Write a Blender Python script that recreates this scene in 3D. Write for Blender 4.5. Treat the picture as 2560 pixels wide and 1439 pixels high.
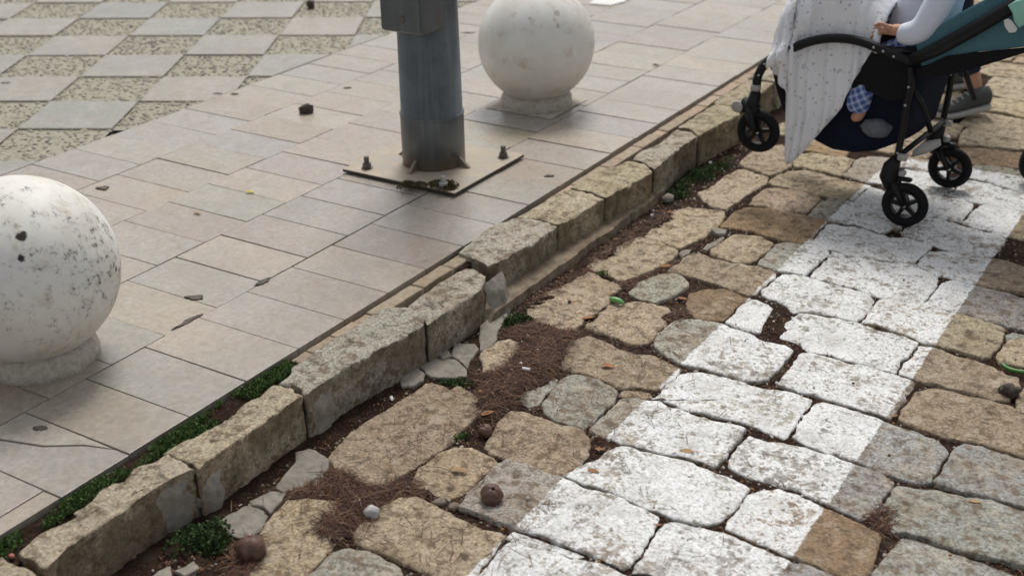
import bpy, bmesh, math, random
import numpy as np
from mathutils import Vector, Matrix, noise

for o in list(bpy.data.objects):
    bpy.data.objects.remove(o, do_unlink=True)
scene = bpy.context.scene
COL = scene.collection
random.seed(7)
RNG = np.random.default_rng(7)
R = math.radians

# ------------------------------------------------------------------ camera
# x = 0 is the pavement edge, +x the cobbled road, +y runs along the kerb; z = 0 road, 0.12 pavement
ZS = 0.12
PITCH, ROLL, YAW = 0.44710, -0.02130, 0.57040
cam_d = bpy.data.cameras.new('camera')
cam = bpy.data.objects.new('camera', cam_d)
COL.objects.link(cam)
scene.camera = cam
cam_d.sensor_width = 36.0
cam_d.lens = 3133.6 / 2560 * 36.0
cam_d.clip_start, cam_d.clip_end = 0.05, 2000
_fw = Vector((-math.sin(YAW), math.cos(YAW), 0))
_r0 = Vector((math.cos(YAW), math.sin(YAW), 0))
_d0 = -math.sin(PITCH) * _fw + Vector((0, 0, -math.cos(PITCH)))
_f0 = math.cos(PITCH) * _fw + Vector((0, 0, -math.sin(PITCH)))
_r = math.cos(ROLL) * _r0 - math.sin(ROLL) * _d0
_d = math.sin(ROLL) * _r0 + math.cos(ROLL) * _d0
_m = Matrix((_r, -_d, -_f0)).transposed().to_4x4()
_m.translation = Vector((2.163, 0.0, 1.77))
cam.matrix_world = _m
cam_d.dof.use_dof = True
cam_d.dof.focus_distance = 3.55
cam_d.dof.aperture_fstop = 3.0

# ------------------------------------------------------------------ light
SUN_EL, SUN_AZ = R(58), R(-26)
w = bpy.data.worlds.new('World')
scene.world = w
w.use_nodes = True
nt = w.node_tree
nt.nodes.clear()
sky = nt.nodes.new('ShaderNodeTexSky')
sky.sky_type = 'NISHITA'
sky.sun_disc = False
sky.sun_elevation = SUN_EL
sky.sun_rotation = SUN_AZ
sky.air_density, sky.dust_density, sky.ozone_density = 1.0, 3.0, 1.0
hs = nt.nodes.new('ShaderNodeHueSaturation')      # thin cloud: a nearly colourless sky
hs.inputs['Saturation'].default_value = 0.22
bg = nt.nodes.new('ShaderNodeBackground')
bg.inputs['Strength'].default_value = 0.115
wo = nt.nodes.new('ShaderNodeOutputWorld')
nt.links.new(sky.outputs[0], hs.inputs['Color'])
nt.links.new(hs.outputs[0], bg.inputs['Color'])
nt.links.new(bg.outputs[0], wo.inputs['Surface'])
sl = bpy.data.lights.new('sun', 'SUN')
sl.energy = 1.9
sl.angle = R(18)
sl.color = (1.0, 0.96, 0.90)
so = bpy.data.objects.new('sun', sl)
COL.objects.link(so)
_to = Vector((math.sin(SUN_AZ) * math.cos(SUN_EL), math.cos(SUN_AZ) * math.cos(SUN_EL), math.sin(SUN_EL)))
so.rotation_euler = (-_to).to_track_quat('-Z', 'Y').to_euler()
so.location = (0, 0, 8)
scene.view_settings.view_transform = 'Standard'
scene.view_settings.look = 'None'
scene.view_settings.gamma = 1
scene.view_settings.exposure = 0.12
scene.view_settings.use_curve_mapping = False

# ---- traced outlines, metres on the ground plane
SETTS = [('t', [(0.295, 2.022), (0.27, 2.154), (0.286, 2.302), (0.295, 2.402), (0.292, 2.452), (0.33, 2.464), (0.369, 2.461), (0.376, 2.489), (0.436, 2.474), (0.506, 2.44), (0.507, 2.368), (0.51, 2.295), (0.514, 2.207), (0.508, 2.117), (0.497, 2.036), (0.476, 1.975), (0.428, 1.983), (0.364, 1.998)]), ('t', [(0.55, 2.042), (0.527, 2.111), (0.523, 2.186), (0.546, 2.226), (0.588, 2.246), (0.654, 2.237), (0.68, 2.219), (0.672, 2.164), (0.679, 2.103), (0.66, 2.04), (0.629, 2.037), (0.579, 2.04)]), ('g', [(0.715, 2.016), (0.702, 2.081), (0.694, 2.174), (0.687, 2.208), (0.705, 2.238), (0.774, 2.243), (0.867, 2.239), (0.938, 2.23), (0.989, 2.242), (1.04, 2.24), (1.129, 2.221), (1.142, 2.166), (1.152, 2.084), (1.141, 2.019), (1.092, 2.021), (1.047, 2.027), (0.976, 2.024), (0.922, 2.027), (0.878, 2.023), (0.827, 2.017), (0.773, 2.022)]), ('t', [(0.554, 1.809), (0.544, 1.854), (0.549, 1.917), (0.565, 1.972), (0.593, 1.993), (0.648, 1.99), (0.72, 1.973), (0.794, 1.966), (0.838, 1.981), (0.857, 1.968), (0.866, 1.91), (0.873, 1.828), (0.873, 1.796), (0.818, 1.782), (0.774, 1.782), (0.703, 1.787), (0.638, 1.789), (0.583, 1.787)]), ('t', [(0.408, 1.611), (0.365, 1.69), (0.344, 1.751), (0.331, 1.823), (0.371, 1.854), (0.413, 1.864), (0.455, 1.911), (0.48, 1.892), (0.513, 1.821), (0.534, 1.765), (0.537, 1.715), (0.55, 1.623), (0.555, 1.574), (0.482, 1.531), (0.439, 1.556)]), ('g', [(0.571, 1.609), (0.566, 1.658), (0.564, 1.717), (0.586, 1.748), (0.62, 1.764), (0.679, 1.759), (0.712, 1.752), (0.744, 1.732), (0.758, 1.702), (0.763, 1.649), (0.608, 1.556)]), ('y', [(0.338, 2.675), (0.33, 2.713), (0.333, 2.765), (0.356, 2.795), (0.385, 2.795), (0.411, 2.759), (0.416, 2.713), (0.421, 2.667), (0.43, 2.64), (0.419, 2.602), (0.391, 2.601), (0.364, 2.649)]), ('y', [(0.285, 3.018), (0.286, 3.126), (0.303, 3.216), (0.318, 3.298), (0.325, 3.35), (0.364, 3.335), (0.418, 3.308), (0.459, 3.306), (0.476, 3.265), (0.463, 3.217), (0.494, 3.167), (0.49, 3.098), (0.47, 3.058), (0.484, 3.011), (0.486, 2.949), (0.45, 2.947), (0.383, 2.962), (0.322, 2.973)]), ('y', [(0.518, 2.986), (0.509, 3.017), (0.52, 3.05), (0.502, 3.105), (0.5, 3.171), (0.545, 3.197), (0.563, 3.226), (0.606, 3.232), (0.662, 3.235), (0.686, 3.211), (0.714, 3.144), (0.713, 3.081), (0.719, 3.006), (0.689, 2.972), (0.649, 2.974), (0.601, 2.99), (0.55, 2.987)]), ('g', [(0.519, 3.28), (0.511, 3.346), (0.527, 3.407), (0.556, 3.461), (0.598, 3.464), (0.642, 3.432), (0.654, 3.398), (0.644, 3.332), (0.63, 3.274), (0.618, 3.248), (0.578, 3.264), (0.53, 3.266)]), ('b', [(0.749, 3.229), (0.713, 3.293), (0.693, 3.359), (0.714, 3.412), (0.766, 3.452), (0.82, 3.438), (0.866, 3.425), (0.855, 3.365), (0.859, 3.283), (0.854, 3.239), (0.811, 3.214), (0.771, 3.223)]), ('g', [(0.737, 3.008), (0.723, 3.06), (0.73, 3.135), (0.749, 3.178), (0.792, 3.203), (0.842, 3.205), (0.879, 3.199), (0.945, 3.188), (0.97, 3.181), (1.021, 3.164), (1.074, 3.169), (1.105, 3.154), (1.107, 3.057), (1.106, 2.971), (1.083, 2.942), (1.041, 2.933), (0.996, 2.93), (0.942, 2.938), (0.887, 2.93), (0.86, 2.926), (0.811, 2.95), (0.762, 2.98)]), ('g', [(0.867, 3.237), (0.862, 3.303), (0.858, 3.377), (0.878, 3.412), (0.893, 3.416), (0.931, 3.409), (0.953, 3.384), (0.958, 3.322), (0.973, 3.257), (0.981, 3.223), (0.958, 3.218), (0.905, 3.228)]), ('w', [(0.526, 2.834), (0.524, 2.91), (0.55, 2.943), (0.601, 2.938), (0.667, 2.916), (0.713, 2.91), (0.755, 2.934), (0.806, 2.922), (0.856, 2.911), (0.87, 2.88), (0.876, 2.83), (0.865, 2.778), (0.827, 2.752), (0.77, 2.722), (0.741, 2.728), (0.694, 2.739), (0.632, 2.734), (0.581, 2.735), (0.55, 2.774)]), ('g', [(0.631, 2.545), (0.613, 2.601), (0.606, 2.665), (0.622, 2.704), (0.659, 2.719), (0.706, 2.723), (0.753, 2.712), (0.779, 2.683), (0.789, 2.63), (0.79, 2.574), (0.792, 2.52), (0.779, 2.492), (0.741, 2.483), (0.688, 2.487), (0.649, 2.513)]), ('g', [(0.56, 2.526), (0.559, 2.577), (0.568, 2.627), (0.588, 2.669), (0.6, 2.669), (0.612, 2.63), (0.612, 2.578), (0.618, 2.53), (0.605, 2.508), (0.576, 2.513)]), ('w', [(0.785, 2.679), (0.783, 2.703), (0.8, 2.721), (0.828, 2.737), (0.853, 2.737), (0.866, 2.719), (0.855, 2.698), (0.818, 2.691), (0.795, 2.674)]), ('g', [(0.81, 2.484), (0.803, 2.554), (0.812, 2.622), (0.807, 2.67), (0.834, 2.689), (0.875, 2.693), (0.907, 2.696), (0.947, 2.675), (0.996, 2.678), (1.069, 2.674), (1.154, 2.685), (1.162, 2.625), (1.159, 2.524), (1.15, 2.484), (1.116, 2.493), (1.064, 2.488), (1.009, 2.475), (0.953, 2.475), (0.895, 2.471), (0.844, 2.479)]), ('g', [(0.881, 2.702), (0.888, 2.746), (0.879, 2.824), (0.885, 2.873), (0.912, 2.901), (0.967, 2.913), (1.021, 2.914), (1.059, 2.917), (1.095, 2.912), (1.139, 2.922), (1.188, 2.936), (1.25, 2.925), (1.259, 2.891), (1.257, 2.842), (1.255, 2.741), (1.251, 2.708), (1.195, 2.713), (1.138, 2.726), (1.082, 2.725), (1.03, 2.72), (0.983, 2.707), (0.933, 2.719), (0.881, 2.719)]), ('g', [(0.883, 3.489), (0.883, 3.56), (0.893, 3.648), (0.925, 3.661), (0.976, 3.664), (1.031, 3.665), (1.085, 3.655), (1.136, 3.654), (1.179, 3.639), (1.2, 3.602), (1.215, 3.563), (1.213, 3.487), (1.203, 3.44), (1.178, 3.439), (1.133, 3.441), (1.062, 3.428), (1.022, 3.404), (1.0, 3.43), (0.969, 3.45), (0.932, 3.458), (0.9, 3.469)]), ('g', [(0.976, 3.696), (0.971, 3.778), (0.966, 3.909), (1.013, 3.904), (1.006, 3.896), (1.072, 3.897), (1.14, 3.909), (1.203, 3.925), (1.248, 3.945), (1.266, 3.914), (1.306, 3.902), (1.325, 3.896), (1.344, 3.804), (1.346, 3.705), (1.343, 3.661), (1.303, 3.647), (1.247, 3.649), (1.183, 3.651), (1.13, 3.671), (1.081, 3.668), (1.026, 3.678)]), ('t', [(1.236, 3.432), (1.233, 3.517), (1.23, 3.62), (1.269, 3.627), (1.307, 3.635), (1.352, 3.656), (1.378, 3.643), (1.421, 3.64), (1.461, 3.639), (1.491, 3.643), (1.545, 3.624), (1.599, 3.611), (1.614, 3.576), (1.616, 3.492), (1.607, 3.412), (1.588, 3.389), (1.547, 3.394), (1.505, 3.402), (1.455, 3.411), (1.42, 3.403), (1.388, 3.419), (1.332, 3.43), (1.28, 3.435)]), ('g', [(1.027, 3.24), (1.031, 3.291), (1.036, 3.357), (1.04, 3.406), (1.07, 3.428), (1.135, 3.433), (1.199, 3.429), (1.244, 3.414), (1.29, 3.405), (1.35, 3.405), (1.402, 3.393), (1.407, 3.362), (1.406, 3.296), (1.394, 3.256), (1.405, 3.188), (1.388, 3.189), (1.342, 3.194), (1.286, 3.189), (1.259, 3.186), (1.213, 3.2), (1.176, 3.195), (1.144, 3.193), (1.123, 3.223), (1.077, 3.23), (1.041, 3.227)]), ('w', [(1.419, 3.184), (1.413, 3.251), (1.42, 3.32), (1.421, 3.374), (1.456, 3.382), (1.517, 3.368), (1.574, 3.365), (1.63, 3.346), (1.672, 3.316), (1.703, 3.319), (1.716, 3.274), (1.707, 3.188), (1.675, 3.169), (1.601, 3.177), (1.537, 3.181), (1.462, 3.182)]), ('g', [(1.146, 2.957), (1.146, 3.002), (1.149, 3.066), (1.139, 3.141), (1.142, 3.171), (1.167, 3.181), (1.203, 3.178), (1.25, 3.173), (1.306, 3.181), (1.349, 3.183), (1.394, 3.169), (1.459, 3.161), (1.462, 3.104), (1.462, 3.009), (1.461, 2.939), (1.424, 2.945), (1.382, 2.948), (1.323, 2.95), (1.269, 2.954), (1.208, 2.955)]), ('s', [(1.355, 3.672), (1.362, 3.754), (1.366, 3.847), (1.389, 3.875), (1.441, 3.874), (1.502, 3.864), (1.575, 3.857), (1.621, 3.844), (1.673, 3.827), (1.715, 3.617), (1.667, 3.624), (1.624, 3.634), (1.574, 3.632), (1.5, 3.652), (1.459, 3.647), (1.419, 3.648), (1.374, 3.655)]), ('w', [(1.492, 2.94), (1.49, 3.008), (1.494, 3.028), (1.492, 3.113), (1.528, 3.142), (1.607, 3.155), (1.669, 3.155), (1.73, 3.152), (1.78, 3.132), (1.831, 3.038), (1.853, 2.927), (1.794, 2.917), (1.736, 2.922), (1.675, 2.923), (1.598, 2.922), (1.551, 2.922)]), ('t', [(1.631, 3.426), (1.635, 3.528), (1.65, 3.562), (1.675, 3.585), (1.72, 3.594), (1.752, 3.497), (1.752, 3.433), (1.712, 3.41), (1.677, 3.397), (1.645, 3.394)]), ('s', [(1.285, 2.724), (1.274, 2.788), (1.269, 2.856), (1.274, 2.91), (1.29, 2.923), (1.36, 2.917), (1.404, 2.913), (1.457, 2.902), (1.493, 2.902), (1.541, 2.902), (1.593, 2.885), (1.636, 2.85), (1.641, 2.795), (1.643, 2.734), (1.639, 2.695), (1.611, 2.678), (1.569, 2.678), (1.515, 2.677), (1.464, 2.691), (1.415, 2.695), (1.345, 2.693), (1.307, 2.71)]), ('s', [(1.645, 2.704), (1.647, 2.761), (1.651, 2.84), (1.666, 2.898), (1.708, 2.913), (1.754, 2.907), (1.803, 2.903), (1.858, 2.904), (1.898, 2.702), (1.856, 2.7), (1.815, 2.704), (1.759, 2.7), (1.703, 2.696), (1.666, 2.692)]), ('s', [(1.18, 2.543), (1.175, 2.606), (1.183, 2.668), (1.228, 2.664), (1.272, 2.68), (1.327, 2.689), (1.387, 2.684), (1.454, 2.673), (1.485, 2.672), (1.526, 2.661), (1.558, 2.641), (1.558, 2.587), (1.556, 2.528), (1.55, 2.482), (1.529, 2.464), (1.5, 2.472), (1.455, 2.482), (1.411, 2.494), (1.363, 2.508), (1.312, 2.502), (1.266, 2.496), (1.223, 2.499), (1.199, 2.51)]), ('s', [(1.575, 2.522), (1.574, 2.573), (1.58, 2.63), (1.615, 2.644), (1.669, 2.659), (1.726, 2.663), (1.779, 2.677), (1.835, 2.676), (1.903, 2.677), (1.944, 2.472), (1.904, 2.473), (1.854, 2.469), (1.803, 2.463), (1.751, 2.458), (1.694, 2.466), (1.653, 2.461), (1.625, 2.444), (1.608, 2.48), (1.61, 2.503)]), ('b', [(1.29, 2.27), (1.28, 2.342), (1.277, 2.386), (1.28, 2.417), (1.302, 2.448), (1.34, 2.47), (1.39, 2.47), (1.43, 2.459), (1.457, 2.452), (1.488, 2.448), (1.546, 2.438), (1.596, 2.419), (1.6, 2.369), (1.611, 2.319), (1.615, 2.262), (1.589, 2.227), (1.545, 2.235), (1.502, 2.244), (1.464, 2.247), (1.424, 2.254), (1.379, 2.258), (1.332, 2.262)]), ('s', [(1.634, 2.269), (1.635, 2.318), (1.644, 2.379), (1.65, 2.435), (1.671, 2.448), (1.728, 2.44), (1.796, 2.439), (1.862, 2.434), (1.902, 2.429), (1.939, 2.374), (1.915, 2.314), (1.777, 2.259), (1.634, 2.211)]), ('s', [(1.176, 2.018), (1.17, 2.077), (1.159, 2.144), (1.157, 2.218), (1.183, 2.236), (1.225, 2.239), (1.261, 2.242), (1.304, 2.248), (1.344, 2.235), (1.405, 2.227), (1.459, 2.223), (1.495, 2.232), (1.543, 2.231), (1.564, 2.212), (1.563, 2.15), (1.508, 2.108), (1.41, 2.077), (1.373, 2.055), (1.263, 2.042), (1.207, 2.034)]), ('g', [(0.889, 1.844), (0.887, 1.898), (0.879, 1.946), (0.886, 1.971), (0.932, 1.977), (0.994, 1.993), (1.036, 1.987), (1.075, 1.995), (1.102, 2.001), (1.136, 1.996), (1.168, 1.988), (1.176, 1.938), (1.162, 1.892), (1.023, 1.818), (0.892, 1.787)]), ('g', [(0.863, 1.979), (0.864, 2.006), (0.903, 2.013), (0.956, 2.013), (1.006, 2.016), (1.057, 2.015), (1.066, 2.0), (1.033, 1.991), (0.987, 1.994), (0.942, 1.978), (0.894, 1.975)]), ('g', [(0.859, 2.259), (0.878, 2.32), (0.899, 2.352), (0.901, 2.412), (0.912, 2.438), (0.94, 2.451), (0.998, 2.455), (1.048, 2.465), (1.122, 2.464), (1.165, 2.458), (1.224, 2.456), (1.267, 2.439), (1.274, 2.384), (1.271, 2.331), (1.256, 2.294), (1.24, 2.262), (1.208, 2.249), (1.161, 2.243), (1.118, 2.246), (1.067, 2.25), (1.023, 2.259), (0.983, 2.259), (0.924, 2.255)]), ('w', [(0.616, 2.277), (0.598, 2.335), (0.578, 2.408), (0.578, 2.456), (0.627, 2.466), (0.682, 2.462), (0.743, 2.462), (0.791, 2.462), (0.819, 2.444), (0.85, 2.382), (0.856, 2.327), (0.846, 2.27), (0.812, 2.256), (0.753, 2.259), (0.698, 2.26), (0.651, 2.258)]), ('y', [(0.304, 3.382), (0.293, 3.466), (0.297, 3.555), (0.316, 3.644), (0.338, 3.686), (0.376, 3.69), (0.434, 3.678), (0.501, 3.655), (0.516, 3.614), (0.513, 3.549), (0.507, 3.494), (0.494, 3.42), (0.473, 3.372), (0.454, 3.327), (0.415, 3.349), (0.366, 3.362)]), ('y', [(0.352, 3.716), (0.346, 3.777), (0.362, 3.834), (0.34, 3.87), (0.336, 3.917), (0.346, 4.01), (0.37, 4.037), (0.421, 4.053), (0.499, 4.059), (0.517, 4.019), (0.537, 3.933), (0.527, 3.857), (0.531, 3.801), (0.514, 3.735), (0.505, 3.674), (0.448, 3.686), (0.396, 3.702)]), ('y', [(0.34, 4.191), (0.359, 4.242), (0.365, 4.315), (0.358, 4.396), (0.363, 4.471), (0.388, 4.515), (0.433, 4.51), (0.506, 4.479), (0.523, 4.403), (0.511, 4.341), (0.501, 4.255), (0.504, 4.151), (0.505, 4.087), (0.456, 4.086), (0.401, 4.119)]), ('y', [(0.35, 4.576), (0.342, 4.672), (0.338, 4.765), (0.382, 4.854), (0.409, 4.885), (0.47, 4.806), (0.536, 4.657), (0.528, 4.578), (0.509, 4.495), (0.461, 4.511), (0.382, 4.541)]), ('t', [(0.533, 4.423), (0.537, 4.532), (0.557, 4.602), (0.631, 4.628), (0.719, 4.612), (0.82, 4.605), (0.882, 4.591), (0.879, 4.521), (0.879, 4.414), (0.843, 4.381), (0.788, 4.389), (0.714, 4.401), (0.623, 4.404), (0.571, 4.409)]), ('t', [(0.557, 4.181), (0.55, 4.269), (0.551, 4.357), (0.603, 4.386), (0.673, 4.391), (0.748, 4.367), (0.763, 4.336), (0.765, 4.285), (0.77, 4.212), (0.747, 4.193), (0.684, 4.176), (0.622, 4.179)]), ('g', [(0.788, 4.173), (0.784, 4.245), (0.789, 4.325), (0.81, 4.376), (0.874, 4.366), (0.953, 4.375), (1.008, 4.387), (1.063, 4.343), (1.113, 4.215), (1.081, 4.202), (1.054, 4.147), (1.001, 4.163), (0.957, 4.185), (0.915, 4.174), (0.876, 4.161), (0.842, 4.154)]), ('o', [(0.548, 3.927), (0.543, 4.009), (0.538, 4.093), (0.561, 4.144), (0.63, 4.158), (0.715, 4.162), (0.792, 4.162), (0.863, 4.154), (0.866, 4.072), (0.881, 3.932), (0.84, 3.92), (0.766, 3.923), (0.69, 3.926), (0.671, 3.95), (0.606, 3.943)]), ('y', [(0.598, 3.727), (0.608, 3.799), (0.622, 3.864), (0.665, 3.894), (0.704, 3.899), (0.764, 3.865), (0.778, 3.829), (0.77, 3.749), (0.758, 3.689), (0.707, 3.665), (0.655, 3.673), (0.61, 3.701)]), ('g', [(0.794, 3.678), (0.789, 3.76), (0.782, 3.859), (0.817, 3.896), (0.889, 3.92), (0.953, 3.918), (0.969, 3.884), (0.965, 3.797), (0.952, 3.737), (0.951, 3.681), (0.91, 3.673), (0.849, 3.669)]), ('w', [(0.555, 3.48), (0.56, 3.555), (0.555, 3.637), (0.584, 3.664), (0.64, 3.642), (0.71, 3.64), (0.788, 3.664), (0.856, 3.652), (0.869, 3.619), (0.869, 3.55), (0.863, 3.48), (0.85, 3.448), (0.786, 3.464), (0.725, 3.477), (0.65, 3.484), (0.595, 3.482)]), ('g', [(0.877, 3.943), (0.874, 4.021), (0.884, 4.118), (0.917, 4.133), (0.992, 4.14), (1.059, 4.12), (1.1, 4.115), (1.141, 4.133), (1.185, 4.13), (1.239, 4.122), (1.243, 4.08), (1.243, 4.021), (1.242, 3.957), (1.201, 3.934), (1.137, 3.918), (1.069, 3.906), (1.001, 3.91), (0.944, 3.915), (0.91, 3.923)]), ('g', [(1.138, 4.171), (1.13, 4.225), (1.153, 4.297), (1.166, 4.352), (1.208, 4.37), (1.259, 4.357), (1.311, 4.339), (1.359, 4.331), (1.407, 4.324), (1.446, 4.3), (1.454, 4.249), (1.446, 4.169), (1.438, 4.111), (1.415, 4.098), (1.36, 4.098), (1.321, 4.108), (1.276, 4.132), (1.237, 4.137), (1.186, 4.141)]), ('w', [(1.245, 3.954), (1.246, 4.023), (1.255, 4.071), (1.285, 4.088), (1.34, 4.103), (1.397, 4.098), (1.45, 4.107), (1.506, 4.098), (1.573, 4.085), (1.618, 4.07), (1.653, 3.898), (1.613, 3.894), (1.57, 3.888), (1.524, 3.88), (1.486, 3.878), (1.449, 3.875), (1.408, 3.881), (1.366, 3.891), (1.324, 3.902), (1.3, 3.909), (1.265, 3.929)]), ('g', [(0.998, 4.432), (1.032, 4.503), (1.097, 4.566), (1.135, 4.581), (1.183, 4.588), (1.232, 4.589), (1.269, 4.572), (1.279, 4.514), (1.278, 4.439), (1.277, 4.379), (1.228, 4.387), (1.17, 4.379), (1.112, 4.37), (1.067, 4.357)]), ('g', [(0.884, 4.393), (0.88, 4.484), (0.887, 4.555), (0.928, 4.564), (0.96, 4.542), (0.974, 4.47), (0.973, 4.418), (0.937, 4.398)]), ('w', [(1.297, 4.372), (1.295, 4.449), (1.304, 4.541), (1.312, 4.577), (1.361, 4.586), (1.418, 4.58), (1.477, 4.577), (1.509, 4.57), (1.552, 4.361), (1.5, 4.343), (1.465, 4.334), (1.435, 4.334), (1.374, 4.351), (1.324, 4.364)]), ('g', [(1.163, 4.63), (1.182, 4.72), (1.181, 4.789), (1.212, 4.834), (1.283, 4.818), (1.349, 4.801), (1.434, 4.782), (1.477, 4.767), (1.514, 4.585), (1.473, 4.599), (1.414, 4.597), (1.358, 4.603), (1.301, 4.603), (1.252, 4.607), (1.201, 4.611)]), ('g', [(0.951, 4.759), (0.954, 4.826), (0.999, 4.837), (1.046, 4.841), (1.113, 4.821), (1.166, 4.781), (1.17, 4.7), (1.155, 4.631), (1.138, 4.602), (1.094, 4.577), (1.027, 4.606), (0.984, 4.665)]), ('g', [(1.172, 4.84), (1.173, 4.956), (1.197, 4.999), (1.258, 5.018), (1.321, 5.024), (1.383, 5.029), (1.425, 5.024), (1.473, 4.79), (1.431, 4.8), (1.386, 4.801), (1.325, 4.815), (1.257, 4.839), (1.207, 4.838)]), ('y', [(0.52, 4.724), (0.529, 4.776), (0.557, 4.831), (0.636, 4.851), (0.737, 4.845), (0.75, 4.762), (0.753, 4.631), (0.708, 4.643), (0.622, 4.653), (0.561, 4.641)]), ('g', [(0.757, 4.634), (0.751, 4.732), (0.745, 4.834), (0.779, 4.899), (0.834, 4.93), (0.889, 4.93), (0.939, 4.707), (0.927, 4.63), (0.86, 4.62), (0.809, 4.627)]), ('y', [(0.862, 6.366), (0.876, 6.582), (1.025, 6.609), (1.117, 6.589), (1.156, 6.392), (1.077, 6.365), (0.947, 6.345)]), ('y', [(0.969, 6.021), (0.947, 6.214), (0.947, 6.312), (1.083, 6.336), (1.168, 6.333), (1.24, 5.975), (1.16, 5.975), (1.065, 5.998)]), ('y', [(0.976, 5.745), (0.975, 5.964), (1.165, 5.949), (1.245, 5.949), (1.288, 5.736), (1.211, 5.734), (1.083, 5.761)]), ('y', [(0.992, 5.506), (0.989, 5.695), (1.091, 5.724), (1.219, 5.698), (1.295, 5.699), (1.328, 5.535), (1.258, 5.51), (1.146, 5.486), (1.048, 5.484)]), ('y', [(1.066, 5.217), (1.034, 5.373), (1.041, 5.454), (1.151, 5.463), (1.266, 5.476), (1.337, 5.49), (1.375, 5.304), (1.305, 5.29), (1.197, 5.266)]), ('b', [(1.071, 5.172), (1.14, 5.222), (1.204, 5.238), (1.288, 5.245), (1.373, 5.245), (1.406, 5.084), (1.322, 5.059), (1.252, 5.03), (1.166, 5.005)]), ('s', [(1.617, 3.577), (1.631, 3.603), (1.679, 3.614), (1.717, 3.609), (1.674, 3.593), (1.649, 3.57), (1.634, 3.536)])]
MORTAR = [[(0.261, 1.864), (0.245, 1.92), (0.231, 1.971), (0.206, 2.0), (0.224, 2.032), (0.246, 2.032), (0.297, 2.019), (0.321, 1.99), (0.348, 1.923), (0.319, 1.89), (0.301, 1.863), (0.295, 1.852)], [(0.251, 1.783), (0.265, 1.839), (0.301, 1.852), (0.315, 1.824), (0.322, 1.79), (0.331, 1.765), (0.3, 1.777), (0.267, 1.773)], [(0.238, 1.691), (0.247, 1.75), (0.252, 1.781), (0.279, 1.772), (0.323, 1.76), (0.346, 1.715), (0.346, 1.672), (0.313, 1.659), (0.271, 1.67)], [(0.211, 2.442), (0.197, 2.504), (0.203, 2.524), (0.252, 2.503), (0.274, 2.468), (0.258, 2.437), (0.237, 2.42)], [(0.205, 2.536), (0.201, 2.578), (0.221, 2.607), (0.269, 2.629), (0.333, 2.594), (0.363, 2.557), (0.321, 2.522), (0.278, 2.502), (0.243, 2.52)], [(0.241, 2.665), (0.22, 2.7), (0.275, 2.731), (0.3, 2.711), (0.313, 2.649), (0.339, 2.597), (0.287, 2.628), (0.256, 2.639)], [(0.218, 2.623), (0.23, 2.653), (0.255, 2.633), (0.246, 2.605)], [(0.229, 2.828), (0.231, 2.865), (0.293, 2.829), (0.317, 2.79), (0.326, 2.719), (0.312, 2.702)], [(0.165, 2.958), (0.195, 3.015), (0.237, 2.98), (0.275, 2.89), (0.288, 2.835), (0.231, 2.865), (0.198, 2.902)], [(0.257, 1.474), (0.266, 1.5), (0.298, 1.479), (0.306, 1.438), (0.266, 1.428)], [(0.292, 1.495), (0.305, 1.536), (0.335, 1.527), (0.327, 1.49)], [(0.533, 3.328), (0.548, 3.347), (0.571, 3.319), (0.566, 3.287)], [(0.529, 3.881), (0.548, 3.898), (0.582, 3.899), (0.59, 3.869), (0.56, 3.852)], [(0.575, 3.703), (0.569, 3.755), (0.588, 3.856), (0.599, 3.84), (0.599, 3.783), (0.593, 3.702)], [(0.517, 3.642), (0.52, 3.677), (0.539, 3.699), (0.543, 3.663), (0.539, 3.617)]]
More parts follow.
